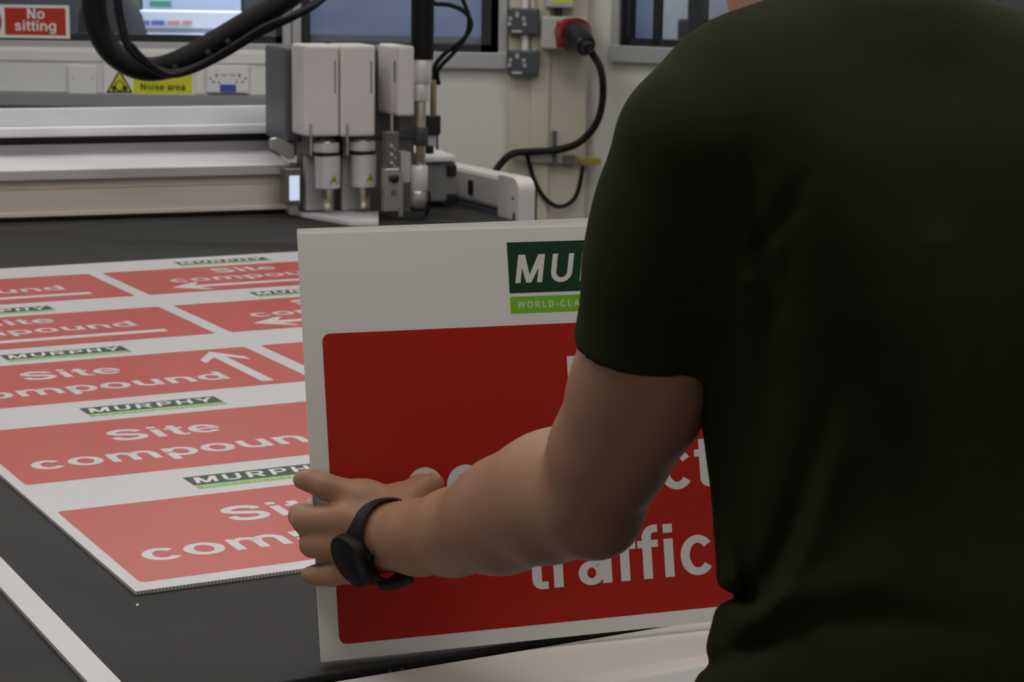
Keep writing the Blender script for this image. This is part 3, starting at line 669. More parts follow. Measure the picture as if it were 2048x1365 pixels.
a, b = gbox(570, 95, 588, 285, -.04, .20); MB(G).box(a, (XB + .05, b[1], b[2])).build('carriage_plate', M['plate'], gb_, bevel=.008)
a, b = gbox(600, 275, 828, 428, -.035, .035); MB(G).box(a, b).build('tool_carrier', M['dkplate'], gb_, bevel=.003)
# perforated lever and display at the end of the beam cover
x0, z0 = lp(583, 312, -.06); lev = [lp(540, 278, -.06), lp(552, 275, -.06), lp(588, 290, -.06), lp(590, 318, -.06), lp(578, 320, -.06), lp(541, 296, -.06)]
MB(G).prism(lev[::-1], -.06, -.045, lambda p, d: Vector((p[0], d, p[1]))).build('lever_plate', M['steel'], gb_, bevel=.002)
a, b = gbox(569, 337, 604, 410, -.10, .05); ds_ = MB(G).box(a, b).build('display_housing', M['dkplate'], gb_, bevel=.004)
a, b = gbox(579, 352, 599, 401, -.102, .003); MB(G).box(a, b).build('display_screen', M['screen'], ds_)
a, b = gbox(578, 410, 596, 428, -.09, .03); MB(G).box(a, b).build('display_foot', M['steel'], gb_)
wsh = [lp(583, 431, 0), lp(620, 429, 0), lp(757, 429, 0), lp(757, 452, 0), lp(700, 452, 0)]
wp_ = [on_z(578, 430), on_z(700, 452.5), on_z(757, 452.5), on_z(757, 430)]
MB().hexa([p + Vector((0, 0, .001)) for p in wp_[::1]], [p + Vector((0, 0, .010)) for p in wp_[::1]]).build('sole_plate', M['beamwhite'], gb_)
# side arm at the right end of the beam
ad = Vector((.46, -.888, 0)).normalized(); an = Vector((ad.y, -ad.x, 0)) * -1     # ad: towards the camera, an: to the right rear
AO = at(996, 400, 5.27); AO.z = 0
if an.x < 0: an = -an
def AR(p): return AO + ad * p.x + an * p.y + Vector((0, 0, p.z))
def ap(px, py):
    p = on_plane(px, py, AO, an); return (p - AO).dot(ad), p.z
ztop = ap(996, 352)[1]; xs = ap(1033, 380)[0]
sa = MB(AR).box((-.95, .006, ap(990, 419)[1]), (-.001, .07, ztop)).build('side_arm', M['housing'], gb_, bevel=.012)
a_, b_ = ap(934, 360), ap(942, 391)
MB(AR).box((a_[0], .003, b_[1]), (b_[0], .009, a_[1])).build('arm_slot', M['slot'], sa)
MB(AR).box((-.95, .004, TAB - .05), (-.001, .05, ap(990, 419)[1] - .003)).build('lower_skirt', M['plate'], sa)
ec = rrect(-.001, TAB - .25, xs + .012, ztop + .002, .03, 6)
ec = [(max(u, -.001), v) for u, v in rrect(-.05, TAB - .25, xs + .012, ztop + .004, .035, 7)]
MB(AR).prism(ec, 0, .048, lambda p, d: Vector((p[0], d, p[1]))).build('end_cover', M['housing'], gb_, bevel=.004)
p = ap(1026, 397); MB(AR).box((p[0] - .004, -.002, p[1] - .004), (p[0] + .004, .002, p[1] + .004)).build('cover_bolt', M['dkplate'], gb_)
p = ap(1028, 435); MB(AR).box((p[0] - .006, -.001, p[1] - .012), (p[0] + .006, .002, p[1] + .012)).build('cover_slot', M['slot'], gb_)
MB(AR).box((xs + .004, .0485, TAB - .25), (xs + .010, .0545, ap(1060, 385)[1])).build('seal_strip', M['slot'], gb_)
# box behind the suction pipe
a, b = gbox(850, 326, 912, 402, .02, .16)
cbx = MB(G).box(a, b).build('drive_box', M['drive'], gb_, bevel=.004)
hx0, hz0 = lp(846, 325, .0); hx1, hz1 = lp(914, 312, .0)
MB(G).hexa([(hx0, .0, hz0), (hx1, .0, hz0), (hx1, .2, hz0), (hx0, .2, hz0)], [(hx0, .0, hz1), (hx1, .0, hz1), (hx1 - .01, .2, lp(900, 290, .2)[1]), (hx0, .2, lp(862, 288, .2)[1])]).build('drive_box_lid', M['beamwhite'], gb_, bevel=.003)
for (p0_, p1_, q0_, q1_) in ((896, 331, 914, 352), (896, 388, 914, 406)):
    a, b = gbox(p0_, p1_, q0_, q1_, .01, .03); MB(G).box(a, b).build('rubber_bumper', M['black'], gb_, bevel=.003)

def gl(px, py, yl): x, z = lp(px, py, yl); return Vector((x, yl, z))
def spindle_module(x0, x1, xc, label, dpx):
    YF = -.165
    t = thing('tool_module', label, 'tool module', G(gl(xc, 428, YF + .05)), 'tool modules on the gantry')
    a, b = gbox(x0, 90, x1, 273, YF, .12); h = MB(G).box(a, b).build('housing', M['housing'], t, bevel=.008, seg=3)
    v_ = gbox(x1 - 10, 122, x1 - 7.5, 188, YF - .0006, .002); MB(G).box(*v_).build('side_mark', M['plate'], h)
    ax = YF + .045; k = .00126
    def cyl(name, py0, py1, r0, r1, m, steps=None, par=t, off=0.0):
        c0, c1 = gl(xc + off, py0, ax), gl(xc + off, py1, ax); c1.x = c0.x
        L = (c0.z - c1.z); prof = steps or ((0, r0 - .002), (.002, r0), (L - .002, r1), (L, r1 - .002))
        return MB(G).lathe(c0, (0, 0, -1), prof, 40).build(name, M[m], par, smooth=True)
    cyl('knob', 261 - dpx, 281 - dpx, .0105, .0105, 'knob', off=-6)
    cyl('neck', 279 - dpx, 287 - dpx, .022, .024, 'steelwarm', off=-4)
    cyl('clamp_ring', 285 - dpx, 304 - dpx, .034, .034, 'whitemetal', off=-3)
    cyl('groove', 302 - dpx, 313 - dpx, .031, .031, 'slot', off=-2)
    sl = cyl('spindle_sleeve', 311 - dpx, 376 - dpx, .033, .0325, 'whitemetal')
    cyl('nozzle', 375 - dpx, 423, .0165, .0125, 'steelwarm', ((0, .018), (.004, .018), (.006, .016), (.045, .013), (.047, .0145), (.058, .0145)))
    # warning triangle wrapped on the sleeve
    c = gl(xc, 358 - dpx, ax); w = MB(G)
    def on_s(s, z, l): an_ = -math.pi / 2 + .25 + s / .0335; return Vector((c.x + (.0335 + l) * math.cos(an_), c.y + (.0335 + l) * math.sin(an_), c.z + z))
    flat(w, [(-.0125, -.010), (.0125, -.010), (0, .013)], on_s, .0002, 0); flat(w, [(-.0098, -.0082), (.0098, -.0082), (0, .0100)], on_s, .0005, 1)
    flat(w, [(-.0016, -.004), (.0016, -.004), (.002, .004), (-.002, .004)], on_s, .0008, 0)
    w.build('warning_triangle', [M['ink'], M['yellow']], sl)
    r0, r1 = gl(x0 + 14, 248, YF - .006), gl(x0 + 14, 312, YF - .006)
    MB(G).tube([r0, r1], .0028, smooth=False).build('guide_pin', M['steel'], t, smooth=True)
    a, b = gbox(x0 + 5, 274, x0 + 40, 312, YF + .06, .05); MB(G).box(a, b).build('mount_block', M['dkplate'], t, bevel=.003)
    a, b = gbox(x0 + 3, 312, x0 + 60, 420, YF + .085, .03); MB(G).box(a, b).build('back_block', M['lightgrey'], t, bevel=.003)
spindle_module(608, 679, 655, 'white tool module with knob and steel nozzle, leftmost on the gantry', 0)
spindle_module(681, 751, 727, 'white tool module with knob and steel nozzle, second from the left on the gantry', 3)
t = thing('tool_module', 'white tool module with perforated blade holder, beside the suction pipe', 'tool module', G(gl(787, 428, -.2)), 'tool modules on the gantry')
YF = -.215
a, b = gbox(796, 92, 830, 233, YF, .165); h = MB(G).box(a, b).build('housing', M['housing'], t, bevel=.008, seg=3)
MB(G).box(*gbox(788, 122, 790.5, 165, YF - .0006, .002)).build('side_mark', M['plate'], h)
MB(G).tube([gl(784, 225, YF + .03), gl(784, 268, YF + .03)], .004, smooth=False).build('lift_rod', M['steel'], t, smooth=True)
bp_ = MB(G).box(*gbox(772, 264, 798, 338, YF, .03)).build('blade_plate', M['dkplate'], t, bevel=.002)
for (hx, hy) in ((783, 292), (783, 309), (783, 326), (790, 299), (790, 316), (789, 333)):
    c = gl(hx, hy, YF - .001); MB(G).lathe(c, (0, -1, 0), ((0, .005), (.002, .0045)) if hx < 786 else ((0, .0028), (.002, .0025)), 14).build('pin', M['bright'], bp_, smooth=True)
MB(G).box(*gbox(771, 338, 799, 423, YF - .004, .034)).build('blade_holder', M['steel'], t, bevel=.002)
MB(G).lathe(gl(787, 357, YF - .004), (0, -1, 0), ((0, .0115), (.012, .0115), (.014, .009)), 24).build('clamp_knob', M['black'], t, smooth=True)
MB(G).box(*gbox(783, 381, 793, 392, YF - .0055, .002)).build('window_slot', M['dkplate'], t)
MB(G).box(*gbox(799, 345, 806, 433, YF, .01)).build('guide_rail', M['steel'], t)
MB(G).box(*gbox(801, 305, 822, 366, YF + .02, .05)).build('side_block', M['beamgrey'], t, bevel=.003)
MB(G).box(*gbox(800, 175, 826, 265, YF + .06, .06)).build('mount_block', M['dkplate'], t, bevel=.003)

# suction pipe beside the modules
YPp = -.20
sp_ = thing('suction_pipe', 'slim silver suction pipe with dark sleeve at the end of the black hose', 'pipe', G(gl(842, 425, YPp)))
def seg(name, xc, py0, py1, rpx, m, par=sp_, yl=YPp, n=36):
    c0, c1 = gl(xc, py0, yl), gl(xc, py1, yl); L = c0.z - c1.z; r = rpx * .00122
    return MB(G).lathe(c0, (0, 0, -1), ((0, r * .94), (.002, r), (L - .002, r), (L, r * .94)), n).build(name, M[m], par, smooth=True)
seg('hose_collar', 844, 114, 166, 20.5, 'whitemetal'); seg('upper_sleeve', 842, 165, 202, 15.5, 'whitemetal'); seg('inner_tube', 842, 200, 334, 10.5, 'steelwarm')
seg('dark_sleeve', 841, 254, 291, 15.5, 'sleeve'); seg('lower_cylinder', 838, 331, 382, 18.5, 'whitemetal'); seg('brush_skirt', 836, 381, 414, 18.5, 'steel'); seg('foot_ring', 838, 414, 421, 18, 'slot')
seg('brass_line', 867, 160, 236, 6.5, 'brass', yl=YPp + .06); MB(G).box(*gbox(856, 232, 882, 270, YPp + .05, .03)).build('valve_block', M['black'], sp_, bevel=.003)
MB(G).box(*gbox(857, 270, 872, 292, YPp + .06, .02)).build('valve_stem', M['beamblue'], sp_)
seg('valve_rod', 874.5, 270, 300, 2.2, 'black', yl=YPp + .06)
MB(G).box(*gbox(855, 292, 868, 308, YPp + .05, .02)).build('clip', M['black'], sp_, bevel=.002)
MB(G).tube([gl(858, 384, YPp - .01), gl(859, 405, YPp - .01), gl(852, 430, YPp), gl(838, 446, YPp)], .004).build('air_line', M['black'], sp_, smooth=True)

# hoses and cables
HD = lambda px: 4.98
top = G(gl(844, 118, YPp))
hp = [at(189, -420, 4.9), at(187, -200, 4.9), at(187, -60, 4.9), at(188, 10, 4.9), at(199, 62, 4.9), at(224, 104, 4.9), at(266, 132, 4.9), at(312, 138, 4.9), at(365, 121, 4.9), at(430, 85, 4.92), at(500, 43, 4.94), at(560, 6, 4.96), at(640, -50, 5.0), at(740, -110, 5.03), at(815, -110, top.y), at(843, -50, top.y), at(845, 20, top.y), top]
o = MB().tube(hp, .029, n=24, sub=10).build('suction_hose', M['hose'], smooth=True); tag(o, 'thick black hose looping down above the gantry and into the silver pipe', 'hose')
def cable(pts, r, label, name='air_cable'):
    o = MB().tube(pts, r, n=10).build(name, M['rubber'], smooth=True); tag(o, label, 'cable'); return o
cable([at(232, -200, 4.83), at(234, -20, 4.83), at(243, 50, 4.83), at(258, 95, 4.83), at(285, 122, 4.83), at(330, 146, 4.84), at(375, 142, 4.85), at(440, 112, 4.87), at(510, 70, 4.89), at(575, 38, 4.91), at(630, 8, 4.93), at(680, -40, 4.95)], .0105, 'black cable inside the curve of the thick hose')
cable([at(262, 88, 4.80), at(290, 118, 4.81), at(340, 150, 4.82), at(392, 134, 4.83), at(455, 98, 4.85), at(530, 52, 4.88), at(590, 30, 4.9), at(640, 4, 4.92), at(680, -30, 4.95)], .006, 'thin black cable tied under the rising part of the hose')
cable([at(520, 62, 4.88), at(580, 34, 4.9), at(625, 16, 4.92), at(655, -8, 4.94), at(690, -60, 4.95)], .0035, 'finest black cable springing off the hose at the top')
e_ = gl(868, 165, YPp + .06); e_ = G(e_)
cable([e_, at(866, 150, e_.y), at(872, 128, e_.y), at(895, 102, e_.y), at(925, 80, e_.y), at(942, 52, e_.y), at(932, 26, e_.y), at(900, 10, e_.y), at(862, 3, e_.y), at(850, -40, e_.y)], .0062, 'black cable curling from the brass line up behind the hose')
cable([e_ + Vector((.012, .01, -.005)), at(876, 140, e_.y), at(905, 108, e_.y), at(932, 72, e_.y), at(938, 38, e_.y), at(930, 10, e_.y), at(912, -30, e_.y)], .0055, 'black cable rising in a wider curve right of the hose')
for k, (px, py) in enumerate(((418, 119), (352, 149), (458, 98))):
    o = MB().lathe(at(px - 4, py - 8, 4.86) , (.85, 0, .5), ((0, .0115), (.003, .0125), (.009, .0125), (.012, .0115)), 14).build('cable_tie', M['rubber'], smooth=True)
    tag(o, 'black cable tie on the hose, ' + ('between the other two', 'lowest of the three', 'highest of the three')[k], 'cable tie', 'cable ties on the hose')

# ------------------------------------------------------------------ person (signed-distance sculpting, polygonised)
import openvdb
class Field:
    def __init__(s, lo, hi, h):
        s.lo = np.array(lo, np.float32); s.h = h; s.n = np.ceil((np.array(hi) - np.array(lo)) / h).astype(int) + 1
        s.a = np.full(tuple(s.n), 1.0, np.float32)
    def view(s, lo, hi):
        i0 = np.clip(np.floor((np.array(lo) - s.lo) / s.h).astype(int), 0, s.n); i1 = np.clip(np.ceil((np.array(hi) - s.lo) / s.h).astype(int) + 1, 0, s.n)
        ax = [(np.arange(i0[k], i1[k], dtype=np.float32) * s.h + s.lo[k]) for k in range(3)]
        return tuple(slice(i0[k], i1[k]) for k in range(3)), ax[0][:, None, None], ax[1][None, :, None], ax[2][None, None, :]
    def smin(s, sl, d, k):
        a = s.a[sl]; h = np.clip(.5 + .5 * (d - a) / k, 0, 1); s.a[sl] = d * (1 - h) + a * h - k * h * (1 - h)
    def cone(s, p, q, r0, r1, k=.012, sq=None):
        p, q = np.array(p, np.float32), np.array(q, np.float32); R = max(r0, r1) + k + 4 * s.h
        sl, X, Y, Z = s.view(np.minimum(p, q) - R, np.maximum(p, q) + R); d = q - p; L = float(d @ d) + 1e-9
        t = np.clip(((X - p[0]) * d[0] + (Y - p[1]) * d[1] + (Z - p[2]) * d[2]) / L, 0, 1)
        D = np.sqrt((X - p[0] - t * d[0]) ** 2 + (Y - p[1] - t * d[1]) ** 2 + (Z - p[2] - t * d[2]) ** 2) - (r0 + t * (r1 - r0))
        s.smin(sl, D.astype(np.float32), k); return s
    def chain(s, pts, k=.012):
        for a, b in zip(pts[:-1], pts[1:]): s.cone(a[0], b[0], a[1], b[1], k)
        return s
    def ell(s, c, r, k=.015, ax=None, cut=False):
        c = np.array(c, np.float32); R = max(r) + k + 4 * s.h; sl, X, Y, Z = s.view(c - R, c + R); x, y, z = X - c[0], Y - c[1], Z - c[2]
        A = ax or ((1, 0, 0), (0, 1, 0), (0, 0, 1)); u = [(x * a[0] + y * a[1] + z * a[2]) for a in A]
        k0 = np.sqrt(sum((u[i] / r[i]) ** 2 for i in range(3))); k1 = np.sqrt(sum((u[i] / r[i] ** 2) ** 2 for i in range(3))) + 1e-6
        D = (k0 * (k0 - 1) / k1).astype(np.float32)
        if cut:
            a = s.a[sl]; h = np.clip(.5 - .5 * (a + D) / k, 0, 1); s.a[sl] = a * (1 - h) - D * h + k * h * (1 - h)
        else: s.smin(sl, D, k)
        return s
    def mesh(s, name, m, parent):
        g = openvdb.FloatGrid(float(3 * s.h)); g.copyFromArray(np.clip(s.a, -3 * s.h, 3 * s.h)); v, t, q = g.convertToPolygons(0.0, 0.0)
        v = v.astype(np.float64) * s.h + s.lo
        org = np.array(world_loc(parent)); c = v[q]; vol = np.einsum('ij,ij->i', c[:, 0] - v.mean(0), np.cross(c[:, 1] - v.mean(0), c[:, 2] - v.mean(0))).sum()
        if vol < 0: q = q[:, ::-1]
        me = bpy.data.meshes.new(name); me.from_pydata((v - org).tolist(), [], q.tolist())
        me.polygons.foreach_set('use_smooth', [True] * len(me.polygons)); me.materials.append(m)
        o = bpy.data.objects.new(name, me); COL.objects.link(o); o.parent = parent
        sm = o.modifiers.new('smooth', 'SMOOTH'); sm.factor = .5; sm.iterations = 3
        return o
PF = Vector((-.42, .907, 0)).normalized(); PL = Vector((-.907, -.42, 0)).normalized()     # facing direction, and the person's left
person = thing('person', 'person in dark olive T-shirt holding boards, seen from behind at the right', 'person', (.30, 1.45, 0))
def bpx(px, py, t): return on_plane(px, py, BO + BN * t, BN)
def mirror(p):                                    # mirror about the middle of the held board, onto the other hand
    d = p - BO; u, v, l = d.dot(BU), d.dot(BWv), d.dot(BN); return BP(.6 - u, v - .02, l)
SPINE = lambda z, x, y: Vector((x, y, z))
ARM = [(at(1368, 292, 1.44), .044), (at(1345, 440, 1.455), .046), (at(1322, 560, 1.465), .046), (at(1294, 735, 1.485), .0485), (at(1270, 805, 1.50), .0480), (at(1219, 905, 1.53), .0440), (at(1175, 998, 1.56), .0405)]
FORE = [(at(1175, 998, 1.56), .0405), (at(1096, 1003, 1.605), .0475), (at(1000, 1038, 1.65), .0435), (at(905, 1066, 1.70), .0345), (at(838, 1076, 1.742), .0300), (at(782, 1080, 1.772), .0265)]
WR = FORE[-1][0]
FING = {'index': [(732, 1000, .036, .0150), (652, 974, .022, .0118), (622, 962, .010, .0106), (604, 961, .001, .0088)],
        'middle': [(700, 1042, .040, .0150), (612, 1041, .011, .0128), (601, 1032, -.014, .0112), (622, 1019, -.028, .0088)],
        'ring': [(703, 1090, .040, .0145), (626, 1089, .012, .0122), (622, 1084, -.012, .0106), (652, 1077, -.024, .0088)],
        'little': [(722, 1134, .036, .0130), (664, 1150, .021, .0108), (634, 1151, .010, .0094), (617, 1150, .001, .0078)],
        'thumb': [(792, 1042, .052, .0190), (806, 1004, .040, .0165), (840, 977, .026, .0128), (868, 968, .017, .0102)]}
FING = {k: [(bpx(a, b, c), r) for a, b, c, r in v] for k, v in FING.items()}
bd = Field((-.25, 1.2, 0.0), (.95, 2.16, 1.86), .0031)
# head, neck
HC = Vector((.195, 1.645, 1.662)); LS = Vector(PL)
U3 = lambda v: (v.x, v.y, v.z)
AX = (U3(PL), U3(PF), (0, 0, 1))
bd.ell(HC + PF * -.005 + Vector((0, 0, .02)), (.077, .097, .095), .02, AX)
bd.ell(HC + PF * .02 + Vector((0, 0, -.055)), (.058, .075, .07), .03, AX)                   # jaw
bd.cone(HC + PF * .09 + Vector((0, 0, -.105)), HC + PF * .075 + Vector((0, 0, -.10)), .018, .022, .02)   # chin
bd.cone(HC + PF * .096 + Vector((0, 0, .012)), HC + PF * .110 + Vector((0, 0, -.030)), .008, .012, .012)  # nose
for s_ in (1, -1):
    bd.ell(HC + PF * .092 + PL * (.033 * s_) + Vector((0, 0, .008)), (.018, .014, .012), .008, AX, cut=True)
    bd.ell(HC + PL * (.080 * s_) + PF * -.005 + Vector((0, 0, -.005)), (.010, .020, .032), .008, AX)
    bd.cone(HC + PF * .10 + PL * (.020 * s_) + Vector((0, 0, -.062)), HC + PF * .106 + Vector((0, 0, -.060)), .0065, .008, .006)
bd.cone(Vector((.238, 1.545, 1.47)), HC + PF * -.012 + Vector((0, 0, -.05)), .066, .057, .03)
# torso
LV = [(.90, .302, 1.455, .088, .098), (1.0, .309, 1.465, .066, .088), (1.08, .314, 1.475, .050, .084), (1.2, .294, 1.493, .052, .086), (1.3, .298, 1.505, .066, .090), (1.39, .287, 1.516, .092, .084), (1.445, .276, 1.522, .125, .046)]
def torso(f, grow, k=.05):
    for (z, x, y, sg, r), (z2, x2, y2, sg2, r2) in zip(LV[:-1], LV[1:]):
        for m_ in (0, .5):
            Z, Xc, Yc, sgm, rr = [p * (1 - m_) + q * m_ for p, q in zip((z, x, y, sg, r), (z2, x2, y2, sg2, r2))]
            c = Vector((Xc, Yc, Z)); f.cone(c + PL * sgm, c - PL * sgm, rr + grow, rr + grow, k)
    c = Vector((LV[-1][1], LV[-1][2], LV[-1][0])); f.cone(c + PL * LV[-1][3], c - PL * LV[-1][3], LV[-1][4] + grow, LV[-1][4] + grow, k)
    nb = Vector((.264, 1.512, 1.480))
    for s_ in (1, -1):
        sh = ARM[0][0] + Vector((.010, 0, .004)) if s_ == 1 else RARM[0][0] + Vector((-.012, 0, .004))
        f.cone(sh, nb + PL * (.030 * s_), .036 + grow, .050 + grow, .035)
RS0 = Vector((.455, 1.585, ARM[0][0].z))
RW0 = mirror(WR)
RE = RS0 * .5 + RW0 * .5 + Vector((.105, -.055, -.115))
RARM = [(RS0, .046), (RS0 * .5 + RE * .5, .047), (RE, .0425)]
RFOR = [(RE, .0425), (RE * .7 + RW0 * .3, .046), (RE * .25 + RW0 * .75, .032), (RW0, .0265)]
torso(bd, -.020)
for ch in (ARM, RARM): bd.chain(ch, .02)
bd.cone(at(1206, 1048, 1.552), at(1185, 1010, 1.556), .020, .03, .03)                       # point of the elbow
bd.cone(RE + Vector((.01, -.012, -.012)), RE, .023, .03, .03)
for ch in (FORE, RFOR): bd.chain(ch, .02)
bd.cone(at(1120, 930, 1.60), at(1020, 985, 1.645), .026, .024, .03)                         # brachioradialis
def hand(map_):
    F = {k: [(map_(p), r) for p, r in v] for k, v in FING.items()}; w = map_(WR)
    for k, v in F.items():
        bd.chain(v, .0045)
        if k != 'thumb': bd.cone(w.lerp(v[0][0], .12), v[0][0], .0200, v[0][1] + .0012, .012)
    bd.cone(w, F['thumb'][0][0], .022, .019, .012)
    bd.cone(F['thumb'][1][0], F['index'][0][0], .012, .011, .014)
    return F
hand(lambda p: p); hand(mirror)
# legs
HIPZ = .90
FEET = {}
for s_ in (1, -1):
    hp_ = Vector((.302, 1.455, HIPZ)) + PL * (.085 * s_); kn = Vector((.305, 1.46, .50)) + PL * (.10 * s_) + PF * .02; an_ = Vector((.305, 1.44, .09)) + PL * (.11 * s_); FEET[s_] = an_
    bd.chain([(hp_, .085), (hp_.lerp(kn, .5), .075), (kn, .055), (kn.lerp(an_, .35) - PF * .012, .056), (an_, .036)], .03)
    bd.cone(an_ + Vector((0, 0, -.04)), an_ + PF * .15 + Vector((0, 0, -.06)), .034, .025, .03)
body = bd.mesh('body', M['skin'], person); del bd
# nails
def nail(p, q, n, w, l):
    d = (q - p).normalized(); n = (n - d * n.dot(d)).normalized(); s2 = d.cross(n); c = q; mb = MB(); rings = []
    vs = []
    for i in range(5):
        for j in range(5):
            a, b = (i / 4 - .5), (j / 4 - .5)
            vs.append(c + d * (a * l) + s2 * (b * w) + n * (-(b * b) * w * .9 - a * a * l * .25))
    mb.add(vs, [(i * 5 + j, i * 5 + j + 1, (i + 1) * 5 + j + 1, (i + 1) * 5 + j) for i in range(4) for j in range(4)])
    o = mb.build('fingernail', M['nail'], person, smooth=True)
    so = o.modifiers.new('solid', 'SOLIDIFY'); so.thickness = .0008; so.offset = 0
    return o
th = FING['thumb']; nail(th[2][0], th[3][0] + Vector((-.002, -.006, .0072)), Vector((-.1, -.6, .8)), .0125, .014)
md = FING['middle']; nail(md[2][0], md[3][0] + Vector((-.002, -.004, .0078)), Vector((-.2, -.5, .85)), .011, .012)
# hair and eyes
hr = Field(HC - Vector((.13, .15, .14)), HC + Vector((.13, .15, .16)), .003)
hr.ell(HC + PF * -.010 + Vector((0, 0, .026)), (.083, .101, .100), .01, AX)
sl, X, Y, Z = hr.view(hr.lo, hr.lo + hr.n * hr.h)
fw = (X - HC.x) * PF.x + (Y - HC.y) * PF.y; hr.a = np.maximum(hr.a, (fw - .055 - (Z - HC.z) * .35) * .9); hr.a = np.maximum(hr.a, (HC.z - .035 - Z) * np.where(fw < .01, 1, 1) * .9).astype(np.float32)
hr.mesh('hair', M['hair'], person)
for s_ in (1, -1):
    c = HC + PF * .077 + PL * (.033 * s_) + Vector((0, 0, .008))
    ey = MB().lathe(c - PF * .011, PF, [(.011 - .011 * math.cos(k * math.pi / 8), max(.011 * math.sin(k * math.pi / 8), .0004)) for k in range(9)], 16).build('eye', M['eye'], person, smooth=True)
    MB().lathe(c + PF * .0085, PF, ((0, .0052), (.002, .0045), (.0028, .003)), 14).build('iris', M['hair'], ey, smooth=True)
# T-shirt
sf = Field((-.02, 1.2, .90), (.66, 1.78, 1.60), .0031)
torso(sf, .008, .045)
tor = sf.a.copy()
def sleeve(f, ch, extra, stop):
    pts = [(p, r + extra) for p, r in ch][:stop]; f.chain(pts, .03)
hemc = at(1290, 670, 1.482); hemd = (ARM[4][0] - ARM[2][0]).normalized(); hemd = (hemd + Vector((.13, -.04, 0))).normalized()
sa_ = Field((-.02, 1.2, .90), (.66, 1.78, 1.60), .0031)
LSL = [(at(1370, 292, 1.44), .0495), (at(1347, 440, 1.455), .0525), (at(1324, 560, 1.465), .0515), (at(1297, 722, 1.485), .0510), (at(1266, 800, 1.50), .0505)]
sa_.chain(LSL, .03)
rh = RARM[0][0].lerp(RE, .62); rd = (RE - RARM[0][0]).normalized()
RSL = [(RARM[0][0], .0505), (RARM[0][0].lerp(RE, .35), .0535), (rh, .052), (rh + rd * .05, .052)]
sl, X, Y, Z = sa_.view(sa_.lo, sa_.lo + sa_.n * sa_.h)
def half(c, d): return (X - c.x) * d.x + (Y - c.y) * d.y + (Z - c.z) * d.z
raw_l = sa_.a.copy(); sa_.a[:] = 1; sa_.chain(RSL, .03); raw_r = sa_.a.copy(); del sa_
def sm(a, b, k): h = np.clip(.5 + .5 * (b - a) / k, 0, 1); return b * (1 - h) + a * h - k * h * (1 - h)
cl, cr_ = half(hemc + hemd * .004, hemd), half(rh, rd)
inner = sm(sm(tor, raw_l, .022), raw_r, .022)
outer = sm(sm(tor, np.maximum(raw_l, cl), .022), np.maximum(raw_r, cr_), .022)
# folds in the cloth, laid along lines on the side facing the camera
rx_, ry_, rz_ = X - CAM.x, Y - CAM.y, Z - CAM.z
dep = rx_ * _fwd.x + ry_ * _fwd.y + rz_ * _fwd.z
PXg = 1024 + F_PX * (rx_ * _rt.x + ry_ * _rt.y + rz_ * _rt.z) / dep; PYg = 682.5 - F_PX * (rx_ * _upv.x + ry_ * _upv.y + rz_ * _upv.z) / dep
disp = np.zeros(tuple(sf.n), np.float32)
def fold(pts, w0, w1, amp):
    best = np.full(disp.shape, 1e9, np.float32); n = len(pts) - 1; wd = np.full(disp.shape, w0, np.float32); fade = np.ones(disp.shape, np.float32)
    for i in range(n):
        (x0, y0), (x1, y1) = pts[i], pts[i + 1]; L = (x1 - x0) ** 2 + (y1 - y0) ** 2
        t = np.clip(((PXg - x0) * (x1 - x0) + (PYg - y0) * (y1 - y0)) / L, 0, 1); d = (PXg - x0 - t * (x1 - x0)) ** 2 + (PYg - y0 - t * (y1 - y0)) ** 2
        m_ = d < best; s_ = (i + t) / n
        best = np.where(m_, d, best); wd = np.where(m_, w0 + (w1 - w0) * s_, wd); fade = np.where(m_, np.clip(1.15 - s_, 0, 1), fade)
    disp[...] += (amp * fade * np.exp(-best / (wd * wd))).astype(np.float32)
FOLDS = [([(1515, 1185), (1560, 1120), (1600, 1020), (1640, 880), (1670, 780)], 26, 34, .012), ([(1560, 1190), (1610, 1090), (1650, 960), (1690, 840)], 30, 38, -.008),
         ([(1500, 1194), (1380, 1190)], 15, 18, .015), ([(1500, 1240), (1640, 1180), (1800, 1130)], 34, 50, -.007), ([(1500, 1300), (1600, 1240), (1780, 1240), (1950, 1260)], 26, 40, .007),
         ([(1520, 500), (1560, 610), (1590, 420)], 20, 26, .006), ([(1515, 470), (1500, 380), (1480, 270)], 18, 30, .005), ([(1530, 480), (1590, 400), (1620, 320)], 18, 30, .005),
         ([(1480, 540), (1400, 450), (1340, 330)], 18, 28, .004), ([(1495, 560), (1440, 500), (1400, 420)], 16, 24, -.004), ([(1530, 640), (1540, 800), (1500, 960)], 26, 40, .006),
         ([(1460, 1160), (1440, 1060), (1425, 940)], 24, 34, -.006), ([(1500, 1170), (1490, 1080), (1470, 960)], 16, 26, .005), ([(1420, 1330), (1520, 1290), (1620, 1290)], 24, 30, .006),
         ([(1700, 700), (1760, 900), (1720, 1100)], 40, 60, .004), ([(1880, 500), (1860, 800), (1900, 1100)], 50, 70, -.004)]
for f_ in FOLDS: fold(*f_)
inner += disp; outer += disp
shell = np.maximum(outer, -(inner + .009)); shell = np.maximum(shell, .935 - Z)
nk = Vector((.240, 1.545, 1.505)); nd = (HC + Vector((0, 0, -.05)) - nk).normalized(); tt_ = half(nk, nd); rad = np.sqrt(np.maximum((X - nk.x) ** 2 + (Y - nk.y) ** 2 + (Z - nk.z) ** 2 - tt_ ** 2, 0)) - .070
shell = np.maximum(shell, -np.maximum(rad, -tt_ + .0))
sf.a = np.ascontiguousarray(shell.astype(np.float32))
shirt = sf.mesh('t_shirt', M['shirt'], person); shirt['label'] = 'dark olive green cotton T-shirt'
del sf, shell, inner, outer, disp, tor, raw_l, raw_r
